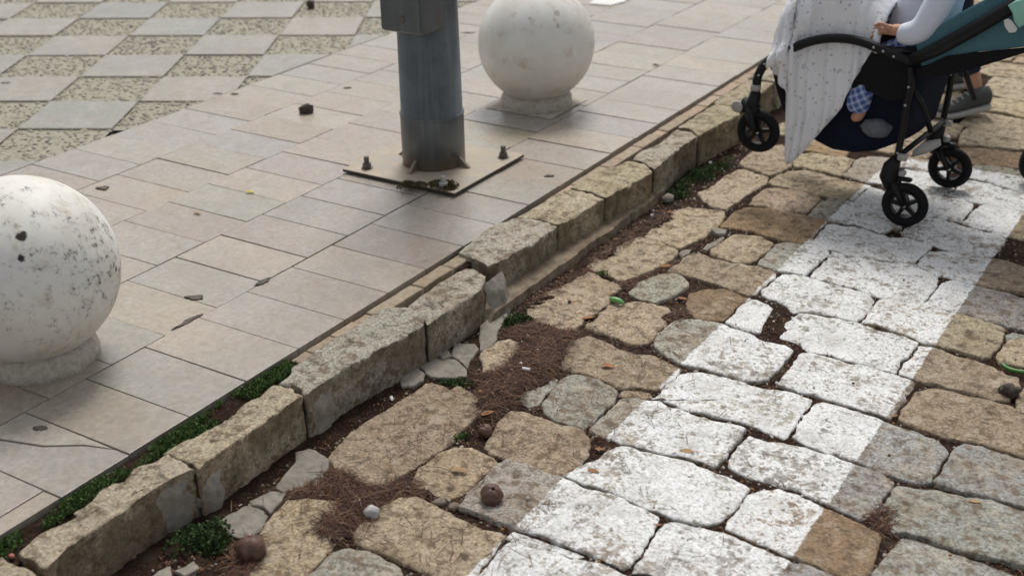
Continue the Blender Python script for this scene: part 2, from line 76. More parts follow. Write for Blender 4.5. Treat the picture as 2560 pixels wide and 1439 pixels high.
KERB = [[(0.128, 1.252), (0.163, 1.251), (0.189, 1.251), (0.168, 1.301), (0.167, 1.385), (0.171, 1.463), (0.165, 1.531), (0.167, 1.583), (0.167, 1.648), (0.182, 1.68), (0.137, 1.693), (0.085, 1.692), (0.08, 1.655), (0.056, 1.621), (0.077, 1.568), (0.061, 1.543), (0.061, 1.506), (0.076, 1.464), (0.076, 1.414), (0.097, 1.409), (0.085, 1.357), (0.072, 1.316), (0.091, 1.255)], [(0.084, 1.698), (0.134, 1.697), (0.193, 1.686), (0.188, 1.727), (0.184, 1.785), (0.185, 1.84), (0.184, 1.899), (0.179, 1.995), (0.179, 2.078), (0.12, 2.092), (0.077, 2.084), (0.08, 2.049), (0.093, 2.023), (0.078, 1.996), (0.078, 1.972), (0.082, 1.938), (0.088, 1.914), (0.089, 1.879), (0.09, 1.844), (0.08, 1.804), (0.081, 1.77), (0.07, 1.737), (0.069, 1.694)], [(0.083, 2.096), (0.141, 2.101), (0.186, 2.085), (0.182, 2.224), (0.197, 2.362), (0.215, 2.467), (0.218, 2.563), (0.183, 2.607), (0.122, 2.632), (0.072, 2.61), (0.048, 2.574), (0.048, 2.442), (0.046, 2.356), (0.048, 2.275), (0.062, 2.217), (0.055, 2.175), (0.076, 2.149)], [(0.103, 2.628), (0.166, 2.612), (0.224, 2.566), (0.222, 2.675), (0.229, 2.835), (0.19, 2.928), (0.138, 2.96), (0.099, 2.951), (0.087, 2.869), (0.089, 2.738)], [(0.014, 3.031), (0.085, 3.007), (0.161, 2.987), (0.179, 3.097), (0.188, 3.231), (0.186, 3.378), (0.102, 3.399), (0.015, 3.371), (-0.01, 3.295), (-0.01, 3.196)], [(0.017, 3.38), (0.099, 3.405), (0.184, 3.389), (0.195, 3.514), (0.201, 3.677), (0.14, 3.7), (0.039, 3.703), (0.024, 3.613), (0.021, 3.479)], [(0.041, 3.713), (0.136, 3.707), (0.203, 3.686), (0.215, 3.834), (0.233, 4.001), (0.172, 4.067), (0.102, 4.069), (0.052, 3.92), (0.043, 3.784)], [(0.097, 4.097), (0.16, 4.081), (0.224, 4.036), (0.211, 4.202), (0.198, 4.312), (0.209, 4.457), (0.16, 4.505), (0.091, 4.508), (0.108, 4.317), (0.082, 4.194)], [(0.09, 4.518), (0.156, 4.514), (0.209, 4.468), (0.222, 4.645), (0.244, 4.803), (0.185, 4.898), (0.097, 4.889), (0.087, 4.705)]]
PATCH = {'needle1': [(0.329, 2.806), (0.322, 2.882), (0.343, 2.93), (0.437, 2.913), (0.491, 2.961), (0.517, 2.959), (0.519, 2.856), (0.557, 2.762), (0.578, 2.694), (0.561, 2.638), (0.552, 2.565), (0.563, 2.498), (0.554, 2.422), (0.53, 2.373), (0.39, 2.585), (0.407, 2.595), (0.433, 2.642), (0.419, 2.747), (0.384, 2.803)], 'needle2': [(0.297, 1.861), (0.356, 1.92), (0.317, 2.005), (0.423, 1.976), (0.482, 1.971), (0.506, 2.025), (0.518, 2.089), (0.553, 2.028), (0.62, 2.029), (0.561, 1.978), (0.545, 1.922), (0.551, 1.815), (0.532, 1.768), (0.477, 1.764), (0.454, 1.815), (0.457, 1.908), (0.396, 1.872), (0.324, 1.838)], 'soil': [(0.973, 3.258), (0.958, 3.322), (0.95, 3.391), (0.966, 3.42), (1.003, 3.394), (1.017, 3.337), (1.024, 3.252), (1.002, 3.213)], 'needle3': [(1.56, 2.513), (1.59, 2.531), (1.61, 2.482), (1.617, 2.442), (1.596, 2.419), (1.572, 2.459)], 'needle4': [(0.349, 1.631), (0.354, 1.669), (0.394, 1.658), (0.422, 1.606), (0.451, 1.564), (0.414, 1.542)], 'foot': [(0.278, 3.023), (0.277, 3.141), (0.285, 3.248), (0.3, 3.363), (0.265, 3.532), (0.288, 3.793), (0.296, 3.975), (0.364, 3.902), (0.338, 3.695), (0.338, 3.573), (0.318, 3.407), (0.327, 3.314), (0.305, 3.197), (0.294, 3.111), (0.297, 3.006)], 'soil2': [(0.689, 3.203), (0.722, 3.279), (0.759, 3.207), (0.754, 3.167), (0.733, 3.128), (0.724, 3.114)], 'soil3': [(0.467, 3.29), (0.472, 3.355), (0.504, 3.436), (0.521, 3.499), (0.524, 3.601), (0.548, 3.57), (0.55, 3.473), (0.512, 3.378), (0.511, 3.295), (0.498, 3.238)]}
PT = {'husk1': (0.761, 2.075), 'husk2': (0.402, 1.624), 'husk3': (0.577, 2.326), 'pebw': (0.545, 1.884), 'peb1': (0.651, 2.012), 'peb2': (0.691, 2.016), 'peb3': (0.46, 1.926), 'peb4': (0.25, 2.35), 'white_bit': (0.504, 2.651), 'green_cap': (0.515, 3.179), 'green_ring': (1.684, 3.365), 'cone': (1.707, 3.217), 'leaf1': (0.623, 2.143), 'leaf2': (0.535, 2.404), 'leaf3': (0.691, 2.8), 'leaf4': (0.487, 3.05), 'leaf5': (0.874, 2.412), 'leaf6': (0.912, 2.309), 'leaf7': (0.875, 2.131), 'leaf8': (0.904, 2.148), 'leaf9': (1.754, 2.657), 'leaf10': (0.532, 3.502), 'leaf11': (1.146, 2.198), 'leaf12': (0.459, 2.489), 'leaf13': (1.075, 2.508), 'leaf14': (0.684, 3.315), 'leaf15': (1.474, 2.954), 'leaf16': (0.341, 3.944), 'chunk1': (-1.403, 3.939), 'chunk2': (-2.704, 5.495), 'yleaf': (-0.951, 3.096), 'bleaf': (-0.975, 2.853), 'gum1': (-1.47, 2.865), 'gum2': (-0.495, 2.361), 'gum3': (-0.287, 1.622), 'gum4': (-2.974, 3.6), 'gum5': (-1.881, 3.996), 'gum6': (-1.953, 3.964), 'gum7': (-1.484, 4.318), 'gum8': (-1.561, 5.427), 'gum9': (-0.086, 3.784), 'crust1': (-0.395, 2.235), 'crust2': (-0.39, 2.545), 'leafd': (-0.403, 5.318), 'paper': (-1.239, 6.367), 'weed1': (0.264, 1.586), 'weed2': (0.303, 2.918), 'weed3': (0.35, 2.501), 'weed4': (0.258, 4.343), 'weed5': (0.278, 4.154), 'weed6': (0.285, 4.517), 'weedp': (-0.387, 3.436), 'weed7': (0.377, 3.353), 'weed8': (0.525, 2.286), 'redberry': (0.076, 1.25), 'bit1': (0.246, 4.506), 'bit2': (0.292, 3.883), 'stone1': (0.274, 4.056), 'bandend': (1.061, 4.923), 'bandend2': (1.278, 4.991), 'seedl': (0.551, 4.742)}

# ------------------------------------------------------------------ materials
class NT:
    def __init__(s, name, rough=0.8, spec=0.3):
        s.m = bpy.data.materials.new(name)
        s.m.use_nodes = True
        s.t = s.m.node_tree
        s.b = s.t.nodes['Principled BSDF']
        s.b.inputs['Roughness'].default_value = rough
        s.b.inputs['Specular IOR Level'].default_value = spec
        s._pos = None
    def n(s, typ, **kw):
        nd = s.t.nodes.new(typ)
        for k, v in kw.items():
            setattr(nd, k, v)
        return nd
    def link(s, a, b):
        s.t.links.new(a, b)
    def put(s, sock, v):
        if hasattr(v, 'is_output'):
            s.link(v, sock)
        elif isinstance(v, (tuple, list)) and len(v) == 3 and sock.type == 'RGBA':
            sock.default_value = (*v, 1)
        else:
            sock.default_value = v
    def pos(s):
        if s._pos is None:
            s._pos = s.n('ShaderNodeNewGeometry')
        return s._pos.outputs['Position']
    def normal(s):
        s.pos()
        return s._pos.outputs['Normal']
    def objco(s):
        return s.n('ShaderNodeTexCoord').outputs['Object']
    def noise(s, scale, detail=3, rough=0.55, co=None, off=None, dist=0.0):
        nd = s.n('ShaderNodeTexNoise')
        nd.inputs['Scale'].default_value = scale
        nd.inputs['Detail'].default_value = detail
        nd.inputs['Roughness'].default_value = rough
        nd.inputs['Distortion'].default_value = dist
        co = co or s.pos()
        if off is not None:
            a = s.n('ShaderNodeVectorMath', operation='ADD')
            s.link(co, a.inputs[0])
            s.put(a.inputs[1], off)
            co = a.outputs[0]
        s.link(co, nd.inputs['Vector'])
        return nd.outputs[0]
    def voro(s, scale, co=None, feature='F1', out=0, rnd=1.0):
        nd = s.n('ShaderNodeTexVoronoi', feature=feature)
        nd.inputs['Scale'].default_value = scale
        nd.inputs['Randomness'].default_value = rnd
        s.link(co or s.pos(), nd.inputs['Vector'])
        return nd.outputs[out]
    def math(s, op, a, b=0.0, c=None):
        nd = s.n('ShaderNodeMath', operation=op)
        s.put(nd.inputs[0], a)
        s.put(nd.inputs[1], b)
        if c is not None:
            s.put(nd.inputs[2], c)
        return nd.outputs[0]
    def step(s, v, lo, hi):
        nd = s.n('ShaderNodeMapRange', interpolation_type='SMOOTHSTEP')
        s.put(nd.inputs[0], v)
        nd.inputs[1].default_value, nd.inputs[2].default_value = lo, hi
        return nd.outputs[0]
    def ramp(s, v, *stops):
        nd = s.n('ShaderNodeValToRGB')
        e = nd.color_ramp.elements
        while len(e) < len(stops):
            e.new(0.5)
        for el, (p, c) in zip(e, stops):
            el.position = p
            el.color = (*c, 1) if isinstance(c, tuple) else (c, c, c, 1)
        s.link(v, nd.inputs[0])
        return nd.outputs[0]
    def mix(s, f, a, b, mode='MIX'):
        nd = s.n('ShaderNodeMix', data_type='RGBA', blend_type=mode)
        s.put(nd.inputs[0], f)
        s.put(nd.inputs[6], a)
        s.put(nd.inputs[7], b)
        return nd.outputs[2]
    def color(s, c):
        s.put(s.b.inputs['Base Color'], c)
        return s
    def rough(s, v):
        s.put(s.b.inputs['Roughness'], v)
        return s
    def bump(s, h, strength=0.4, dist=0.01):
        nd = s.n('ShaderNodeBump')
        nd.inputs['Strength'].default_value = strength
        nd.inputs['Distance'].default_value = dist
        s.link(h, nd.inputs['Height'])
        s.link(nd.outputs[0], s.b.inputs['Normal'])
        return s
    def objcolor(s):
        return s.n('ShaderNodeObjectInfo').outputs['Color']
    def attr(s, name):
        nd = s.n('ShaderNodeAttribute')
        nd.attribute_name = name
        return nd.outputs['Color']
    def sep(s, v):
        nd = s.n('ShaderNodeSeparateXYZ')
        s.link(v, nd.inputs[0])
        return nd.outputs

def plain(name, c, rough=0.6, spec=0.4, var=0.15, scale=40, bump=0.0, metal=0.0):
    t = NT(name, rough, spec)
    n = t.noise(scale, 4, 0.6)
    lo = tuple(x * (1 - var) for x in c)
    hi = tuple(min(1, x * (1 + var)) for x in c)
    t.color(t.ramp(n, (0.3, lo), (0.7, hi)))
    t.b.inputs['Metallic'].default_value = metal
    if bump:
        t.bump(n, bump, 0.004)
    return t.m

def granite(name, paint):
    """speckled granite, object colour gives the stone's own hue; white road paint in a band along the road"""
    t = NT(name, 0.85, 0.25)
    base = t.objcolor()
    big = t.noise(6, 5, 0.65)
    mid = t.noise(27, 5, 0.7)
    fine = t.noise(120, 3, 0.75)
    xs = t.sep(t.voro(190, out=1))
    sp = t.ramp(fine, (0.32, 0.45), (0.46, 0.92), (0.56, 1.08), (0.70, 1.5))
    c = t.mix(1.0, base, sp, 'MULTIPLY')
    gr = t.ramp(xs[0], (0.0, 0.72), (0.45, 1.0), (1.0, 1.2))
    c = t.mix(1.0, c, gr, 'MULTIPLY')
    c = t.mix(t.math('MULTIPLY', t.step(big, 0.47, 0.68), 0.5), c, (0.27, 0.20, 0.125))
    pale = t.noise(13, 6, 0.72, off=(8, 5, 2))
    c = t.mix(t.math('MULTIPLY', t.step(pale, 0.50, 0.68), 0.6), c, (0.50, 0.435, 0.335))
    c = t.mix(t.math('MULTIPLY', t.step(mid, 0.49, 0.63), 0.8), c, (0.145, 0.10, 0.06))
    dk = t.noise(17, 6, 0.75, off=(3.1, 7.7, 0))
    c = t.mix(t.math('MULTIPLY', t.step(dk, 0.53, 0.66), 0.75), c, (0.065, 0.048, 0.034))
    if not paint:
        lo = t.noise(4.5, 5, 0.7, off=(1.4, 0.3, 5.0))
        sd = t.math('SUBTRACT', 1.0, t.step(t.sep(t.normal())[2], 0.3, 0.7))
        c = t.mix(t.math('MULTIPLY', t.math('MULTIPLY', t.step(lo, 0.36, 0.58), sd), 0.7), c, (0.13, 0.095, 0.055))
    h = t.math('ADD', t.math('ADD', t.math('MULTIPLY', fine, 0.4), mid), t.math('MULTIPLY', dk, -0.8))
    if paint:
        p = t.sep(t.pos())
        wob = t.math('MULTIPLY', t.math('SUBTRACT', t.noise(34, 4, 0.6, off=(9, 1, 0)), 0.5), 0.022)
        x = t.math('ADD', p[0], wob)
        y = t.math('ADD', p[1], t.math('MULTIPLY', wob, 3.0))
        band = t.math('MULTIPLY', t.math('MULTIPLY', t.step(x, 0.860, 0.866), t.math('SUBTRACT', 1.0, t.step(x, 1.453, 1.459))),
                      t.math('SUBTRACT', 1.0, t.step(y, 4.93, 4.96)))
        chip = t.noise(62, 5, 0.7, off=(1.3, 4.4, 0))
        chip2 = t.noise(17, 4, 0.65, off=(6.1, 2.4, 0))
        wear = t.math('ADD', chip, t.math('MULTIPLY', chip2, 0.65))
        zone = t.noise(4.2, 4, 0.6, off=(4, 4, 0))
        wear = t.math('ADD', wear, t.math('MULTIPLY', t.math('SUBTRACT', zone, 0.5), 0.55))
        wear = t.math('ADD', wear, t.math('MULTIPLY', t.step(dk, 0.5, 0.7), 0.12))
        keep = t.math('SUBTRACT', 1.0, t.math('MULTIPLY', t.step(wear, 0.845, 0.965), 0.85))
        up = t.step(t.sep(t.normal())[2], 0.15, 0.55)
        msk = t.math('MULTIPLY', t.math('MULTIPLY', band, keep), up)
        thin = t.noise(110, 4, 0.75, off=(2, 2, 0))
        pc = t.ramp(thin, (0.36, (0.44, 0.42, 0.39)), (0.46, (0.70, 0.70, 0.69)), (0.58, (0.86, 0.86, 0.855)))
        grime = t.noise(9, 6, 0.72, off=(5, 8, 0))
        pc = t.mix(t.math('MULTIPLY', t.step(grime, 0.44, 0.68), 0.50), pc, (0.43, 0.41, 0.38))
        c = t.mix(msk, c, pc)
        t.rough(t.math('SUBTRACT', 0.86, t.math('MULTIPLY', msk, 0.2)))
    t.color(c).bump(h, 0.9, 0.007)
    return t.m

M = {}
M['sett'] = granite('granite_sett', True)
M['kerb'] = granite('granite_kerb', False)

t = NT('limestone_slab', 0.4, 0.5)
base = t.objcolor()
veil = t.noise(5, 5, 0.6)
st = t.noise(14, 5, 0.65, off=(3, 3, 0))
c = t.mix(t.math('MULTIPLY', t.step(veil, 0.40, 0.70), 0.6), base, (0.41, 0.385, 0.355))
wide = t.noise(1.6, 4, 0.6, off=(2, 9, 0))
c = t.mix(t.math('MULTIPLY', t.step(wide, 0.45, 0.68), 0.4), c, (0.43, 0.355, 0.26))
c = t.mix(t.math('MULTIPLY', t.step(st, 0.44, 0.70), 0.55), c, (0.31, 0.265, 0.21))
vein = t.noise(3.5, 6, 0.7, off=(8, 1, 0), dist=1.2)
c = t.mix(t.math('MULTIPLY', t.math('SUBTRACT', 1.0, t.step(t.math('ABSOLUTE', t.math('SUBTRACT', vein, 0.5)), 0.0, 0.035)), 0.35), c, (0.49, 0.455, 0.41))
sm = t.noise(60, 4, 0.7, off=(7, 3, 0))
c = t.mix(1.0, c, t.ramp(sm, (0.3, 0.80), (0.7, 1.16)), 'MULTIPLY')
grm = t.noise(0.9, 5, 0.7, off=(6, 6, 0))
c = t.mix(t.math('MULTIPLY', t.step(grm, 0.45, 0.65), 0.3), c, (0.27, 0.245, 0.215))
pit = t.noise(75, 3, 0.6, off=(1, 8, 0))
c = t.mix(t.math('MULTIPLY', t.step(pit, 0.68, 0.74), 0.5), c, (0.12, 0.10, 0.08))
c = t.mix(1.0, c, (0.92, 0.905, 0.885), "MULTIPLY")
t.color(c).bump(t.noise(90, 4, 0.6), 0.10, 0.002)
t.rough(t.ramp(st, (0.3, 0.20), (0.7, 0.44)))
M['slab'] = t.m

t = NT('white_painted_concrete', 0.6, 0.3)
oc = t.objcolor()
co = t.objco()
n1 = t.noise(6, 5, 0.6, co=co)
n2 = t.noise(36, 7, 0.80, co=co)
n3 = t.noise(14, 4, 0.6, co=co, off=(4, 4, 4))
n4 = t.noise(3.2, 3, 0.5, co=co, off=(1.7, 0.2, 0.6))
c = t.ramp(n1, (0.3, (0.70, 0.675, 0.61)), (0.62, (0.86, 0.845, 0.80)))
c = t.mix(t.math('MULTIPLY', t.step(n3, 0.56, 0.72), 0.5), c, (0.50, 0.40, 0.27))
z = t.sep(co)[2]
splash = t.math('MULTIPLY', t.math('SUBTRACT', 1.0, t.step(t.math('ADD', z, t.math('MULTIPLY', n3, 0.1)), -0.13, 0.02)), t.step(n1, 0.34, 0.6))
c = t.mix(t.math('MULTIPLY', splash, 0.45), c, (0.40, 0.33, 0.24))
thr = t.math('ADD', n2, t.math('MULTIPLY', t.math('SUBTRACT', n4, 0.46), 0.30))
thr = t.math('ADD', thr, t.math('MULTIPLY', t.math('SUBTRACT', t.sep(oc)[0], 1.0), 0.10))
n5 = t.noise(2.1, 2, 0.5, co=co, off=(0.4, 3.2, 1.6))
thr = t.math('ADD', thr, t.math('MULTIPLY', t.math('SUBTRACT', n5, 0.55), 0.5))
c = t.mix(t.math('MULTIPLY', t.step(thr, 0.585, 0.65), 0.8), c, (0.055, 0.05, 0.045))
c = t.mix(t.math('MULTIPLY', t.step(thr, 0.50, 0.62), 0.30), c, (0.22, 0.21, 0.19))
vd = t.voro(9, co=co)
vk = t.math('MULTIPLY', t.step(t.sep(t.voro(9, co=co, out=1))[0], 0.62, 0.64), t.math('MULTIPLY', t.sep(oc)[0], 0.85))
c = t.mix(t.math('MULTIPLY', t.math('SUBTRACT', 1.0, t.step(t.math('ADD', vd, t.math('MULTIPLY', n2, 0.20)), 0.15, 0.19)), vk), c, (0.045, 0.038, 0.034))
for v, rr in [((0.164, -0.098, 0.167), 0.016), ((0.203, -0.083, 0.148), 0.010), ((0.190, -0.092, 0.147), 0.007), ((0.180, -0.123, 0.120), 0.010), ((0.173, 0.009, 0.201), 0.006), ((0.10, -0.15, 0.175), 0.005)]:
    d = t.n('ShaderNodeVectorMath', operation='DISTANCE')
    t.link(co, d.inputs[0])
    d.inputs[1].default_value = v
    f = t.math('SUBTRACT', 1.0, t.step(t.math('ADD', d.outputs['Value'], t.math('MULTIPLY', n2, 0.034)), rr + 0.012, rr + 0.018))
    c = t.mix(t.math('MULTIPLY', f, t.sep(oc)[0]), c, (0.045, 0.035, 0.03))
t.color(c).bump(n2, 0.12, 0.003)
M['ball'] = t.m

t = NT('rough_render', 0.9, 0.2)
n = t.noise(55, 5, 0.7)
t.color(t.ramp(n, (0.3, (0.38, 0.33, 0.27)), (0.65, (0.60, 0.56, 0.49)))).bump(n, 0.8, 0.006)
M['render'] = t.m

t = NT('galvanised_steel', 0.42, 0.5)
n = t.noise(7, 5, 0.7)
n2 = t.noise(60, 4, 0.7)
p = t.sep(t.pos())
stx = t.n('ShaderNodeMapping')
stx.inputs['Scale'].default_value = (40, 40, 2.0)
t.link(t.pos(), stx.inputs[0])
streak = t.noise(1.0, 4, 0.6, co=stx.outputs[0])
c = t.ramp(n, (0.3, (0.085, 0.098, 0.105)), (0.7, (0.15, 0.17, 0.178)))
c = t.mix(t.math('MULTIPLY', t.step(streak, 0.5, 0.72), 0.45), c, (0.20, 0.22, 0.225))
dust = t.math('MULTIPLY', t.math('SUBTRACT', 1.0, t.step(t.math('ADD', p[2], t.math('MULTIPLY', n2, 0.10)), 0.17, 0.27)), 0.75)
c = t.mix(dust, c, (0.33, 0.24, 0.16))
t.color(c).bump(n2, 0.08, 0.002)
t.b.inputs['Metallic'].default_value = 0.35
M['steel'] = t.m

t = NT('dusty_base_plate', 0.6, 0.4)
n = t.noise(11, 5, 0.6)
n2 = t.noise(70, 4, 0.7)
c = t.ramp(n, (0.30, (0.34, 0.34, 0.33)), (0.48, (0.40, 0.34, 0.26)), (0.7, (0.47, 0.40, 0.31)))
c = t.mix(t.math('MULTIPLY', t.step(n2, 0.56, 0.7), 0.4), c, (0.26, 0.19, 0.12))
c = t.mix(t.math('SUBTRACT', 1.0, t.step(t.sep(t.normal())[2], 0.3, 0.6)), c, (0.05, 0.04, 0.033))  # side faces coloured near black: painted shadow of the gap under the plate
t.color(c)
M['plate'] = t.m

t = NT('needle_litter_soil', 0.95, 0.1)
n = t.noise(90, 5, 0.75)
n2 = t.noise(13, 3, 0.6)
mp = t.n('ShaderNodeMapping')
mp.inputs['Scale'].default_value = (60, 300, 60)
mp.inputs['Rotation'].default_value = (0, 0, 0.6)
t.link(t.pos(), mp.inputs[0])
ns = t.noise(1.0, 3, 0.7, co=mp.outputs[0], dist=1.5)
c = t.ramp(n, (0.25, (0.010, 0.006, 0.005)), (0.55, (0.036, 0.020, 0.014)), (0.8, (0.15, 0.095, 0.062)))
c = t.mix(t.math('MULTIPLY', t.step(ns, 0.57, 0.7), 0.5), c, (0.11, 0.045, 0.026))
c = t.mix(t.math('MULTIPLY', t.step(n2, 0.5, 0.7), 0.5), c, (0.10, 0.075, 0.05))
t.color(c).bump(n, 1.0, 0.008)
M['soil'] = t.m

t = NT('sandy_joint', 0.95, 0.1)
n = t.noise(80, 4, 0.7)
t.color(t.ramp(n, (0.3, (0.03, 0.025, 0.02)), (0.7, (0.09, 0.072, 0.055)))).bump(n, 0.7, 0.005)
M['sand'] = t.m

t = NT('grey_mortar', 0.9, 0.2)
n = t.noise(30, 5, 0.65)
n2 = t.noise(7, 4, 0.6)
c = t.ramp(n, (0.3, (0.21, 0.19, 0.16)), (0.7, (0.35, 0.32, 0.275)))
c = t.mix(t.math('MULTIPLY', t.step(n2, 0.5, 0.7), 0.5), c, (0.24, 0.20, 0.15))
t.color(c).bump(n, 0.7, 0.010)
M['mortar'] = t.m

t = NT('tan_render', 0.92, 0.2)
n = t.noise(26, 5, 0.65)
t.color(t.ramp(n, (0.3, (0.15, 0.115, 0.08)), (0.7, (0.33, 0.265, 0.19)))).bump(n, 0.9, 0.012)
M['haunch'] = t.m

t = NT('edging_tile', 0.8, 0.25)
n = t.noise(45, 5, 0.65)
c = t.mix(1.0, t.objcolor(), t.ramp(n, (0.3, 0.72), (0.7, 1.2)), 'MULTIPLY')
t.color(c).bump(n, 0.3, 0.004)
M['tile'] = t.m

t = NT('pebble_paving', 0.7, 0.3)
n = t.noise(120, 3, 0.6)
c = t.mix(1.0, t.attr('col'), t.ramp(n, (0.3, 0.8), (0.7, 1.2)), 'MULTIPLY')
t.color(c)
M['pebble'] = t.m

def leafmat(name, lo, hi, scale=70):
    t = NT(name, 0.65, 0.3)
    n = t.noise(scale, 3, 0.6)
    t.color(t.ramp(n, (0.3, lo), (0.7, hi)))
    t.b.inputs['Subsurface Weight'].default_value = 0.0
    return t.m
M['moss'] = leafmat('small_green_leaves', (0.035, 0.070, 0.018), (0.13, 0.22, 0.06))
M['weed'] = leafmat('dark_weed_leaves', (0.024, 0.046, 0.016), (0.085, 0.14, 0.045))
M['drymoss'] = leafmat('dry_moss', (0.05, 0.042, 0.018), (0.15, 0.125, 0.05))
t = NT('dry_pine_needles', 0.7, 0.25)
t.color(t.attr('col'))
M['needle'] = t.m
M['leaf_o'] = plain('dry_leaf_orange', (0.30, 0.14, 0.06), 0.7, 0.2, 0.35, 90)
M['leaf_t'] = plain('dry_leaf_tan', (0.40, 0.27, 0.14), 0.7, 0.2, 0.3, 90)
M['leaf_y'] = plain('yellow_leaf', (0.55, 0.50, 0.08), 0.7, 0.2, 0.2, 90)
M['husk'] = plain('brown_seed_husk', (0.115, 0.062, 0.046), 0.5, 0.4, 0.45, 60, 0.6)
M['darkbit'] = plain('dark_dry_bit', (0.085, 0.07, 0.06), 0.9, 0.2, 0.4, 80, 0.8)
M['gum'] = plain('dried_gum', (0.125, 0.105, 0.09), 0.8, 0.2, 0.3, 120)
M['stone_w'] = plain('pale_pebble', (0.42, 0.41, 0.39), 0.8, 0.3, 0.25, 60, 0.4)
M['stone_d'] = plain('brown_pebble', (0.22, 0.18, 0.14), 0.8, 0.3, 0.25, 60, 0.4)
M['green_p'] = plain('green_plastic', (0.16, 0.42, 0.13), 0.4, 0.5, 0.15, 60)
M['white_p'] = plain('white_paper', (0.75, 0.75, 0.74), 0.7, 0.3, 0.06, 30)
M['red'] = plain('red_berry', (0.36, 0.12, 0.09), 0.4, 0.5, 0.2, 60)
M['black'] = plain('black_powder_coat', (0.008, 0.008, 0.009), 0.45, 0.28, 0.2, 60)
M['tyre'] = plain('black_rubber', (0.010, 0.010, 0.011), 0.8, 0.2, 0.3, 90, 0.3)
M['navy'] = plain('navy_mesh_fabric', (0.010, 0.013, 0.025), 0.95, 0.15, 0.3, 200, 0.4)
M['charcoal'] = plain('black_fabric', (0.014, 0.014, 0.016), 0.95, 0.15, 0.3, 200, 0.4)
M['teal'] = plain('teal_seat_fabric', (0.085, 0.19, 0.225), 0.9, 0.2, 0.12, 160, 0.3)
M['mint'] = plain('mint_plastic', (0.30, 0.60, 0.50), 0.45, 0.4, 0.05, 30)
M['chrome'] = plain('grey_metal_bits', (0.45, 0.45, 0.45), 0.35, 0.5, 0.1, 60, metal=0.6)
M['greyp'] = plain('grey_plastic', (0.38, 0.37, 0.35), 0.5, 0.4, 0.1, 60)
M['bolt'] = plain('weathered_bolt', (0.13, 0.115, 0.10), 0.55, 0.5, 0.3, 120, 0.4, metal=0.4)
M['skin'] = plain('skin', (0.50, 0.27, 0.18), 0.55, 0.35, 0.06, 30)
M['hair'] = plain('brown_hair', (0.06, 0.035, 0.02), 0.6, 0.3, 0.3, 120, 0.5)
M['sweat'] = plain('pale_blue_sweatshirt', (0.72, 0.76, 0.87), 0.92, 0.15, 0.05, 60, 0.2)
M['denim'] = plain('dark_navy_trousers', (0.018, 0.022, 0.045), 0.9, 0.2, 0.25, 150, 0.3)
M['jacket'] = plain('dark_jacket', (0.05, 0.055, 0.07), 0.9, 0.2, 0.2, 80, 0.3)
M['shoe'] = plain('grey_knit_shoe', (0.085, 0.09, 0.085), 0.9, 0.2, 0.25, 180, 0.5)
M['sole'] = plain('pale_shoe_sole', (0.42, 0.41, 0.39), 0.7, 0.3, 0.1, 60)
M['greybag'] = plain('grey_bag_fabric', (0.14, 0.15, 0.17), 0.8, 0.25, 0.2, 60, 0.3)

t = NT('blue_plaid_cloth', 0.9, 0.15)
mp = t.n('ShaderNodeMapping')
mp.inputs['Rotation'].default_value = (0, 0.5, 0)
t.link(t.pos(), mp.inputs[0])
w1 = t.n('ShaderNodeTexWave', wave_type='BANDS', bands_direction='X')
w2 = t.n('ShaderNodeTexWave', wave_type='BANDS', bands_direction='Z')
for wv in (w1, w2):
    wv.inputs['Scale'].default_value = 14
    t.link(mp.outputs[0], wv.inputs['Vector'])
f = t.math('MULTIPLY', t.math('ADD', t.step(w1.outputs[1], 0.55, 0.8), t.step(w2.outputs[1], 0.55, 0.8)), 0.4)
t.color(t.mix(f, (0.07, 0.12, 0.34), (0.55, 0.60, 0.75)))
M['plaid'] = t.m

t = NT('printed_muslin', 0.95, 0.1)
n = t.noise(60, 4, 0.7)
v = t.voro(52)
vr = t.sep(t.voro(52, out=1))
spot = t.math('MULTIPLY', t.math('SUBTRACT', 1.0, t.step(t.math('ADD', v, t.math('MULTIPLY', n, 0.75)), 0.56, 0.66)), t.step(vr[0], 0.25, 0.35))
c = t.mix(t.math('MULTIPLY', spot, 0.6), (0.84, 0.85, 0.88), (0.30, 0.31, 0.38))
c = t.mix(t.math('MULTIPLY', t.step(t.noise(8, 4, 0.6), 0.5, 0.75), 0.3), c, (0.54, 0.55, 0.59))
t.color(c).bump(t.noise(11, 3, 0.5, dist=0.8), 0.6, 0.02)
M['muslin'] = t.m

# ------------------------------------------------------------------ helpers
def tag(o, label=None, cat=None, group=None, kind=None):
    for k, v in (('label', label), ('category', cat), ('group', group), ('kind', kind)):
        if v:
            o[k] = v
    return o

def obj(name, verts, faces, mat, parent=None, smooth=True, color=None, loc=None):
    me = bpy.data.meshes.new(name)
    me.from_pydata([tuple(v) for v in verts], [], faces)
    me.update()
    if smooth:
        me.polygons.foreach_set('use_smooth', [True] * len(me.polygons))
    if mat:
        me.materials.append(mat)
    o = bpy.data.objects.new(name, me)
    COL.objects.link(o)
    if parent:
        o.parent = parent
    if color:
        o.color = (*color, 1)
    if loc:
        o.location = loc
    return o

def empty(name, loc=(0, 0, 0)):
    o = bpy.data.objects.new(name, None)
    o.empty_display_size = 0.05
    COL.objects.link(o)
    o.location = loc
    return o

class MB:
    def __init__(s):
        s.v, s.f = [], []
    def add(s, v, f):
        k = len(s.v)
        s.v += [tuple(p) for p in v]
        s.f += [tuple(i + k for i in q) for q in f]
        return s
    def build(s, name, mat, parent=None, smooth=True, off=None, color=None):
        v = s.v
        if off is not None:
            v = [(p[0] - off[0], p[1] - off[1], p[2] - off[2]) for p in v]
        return obj(name, v, s.f, mat, parent, smooth, color)

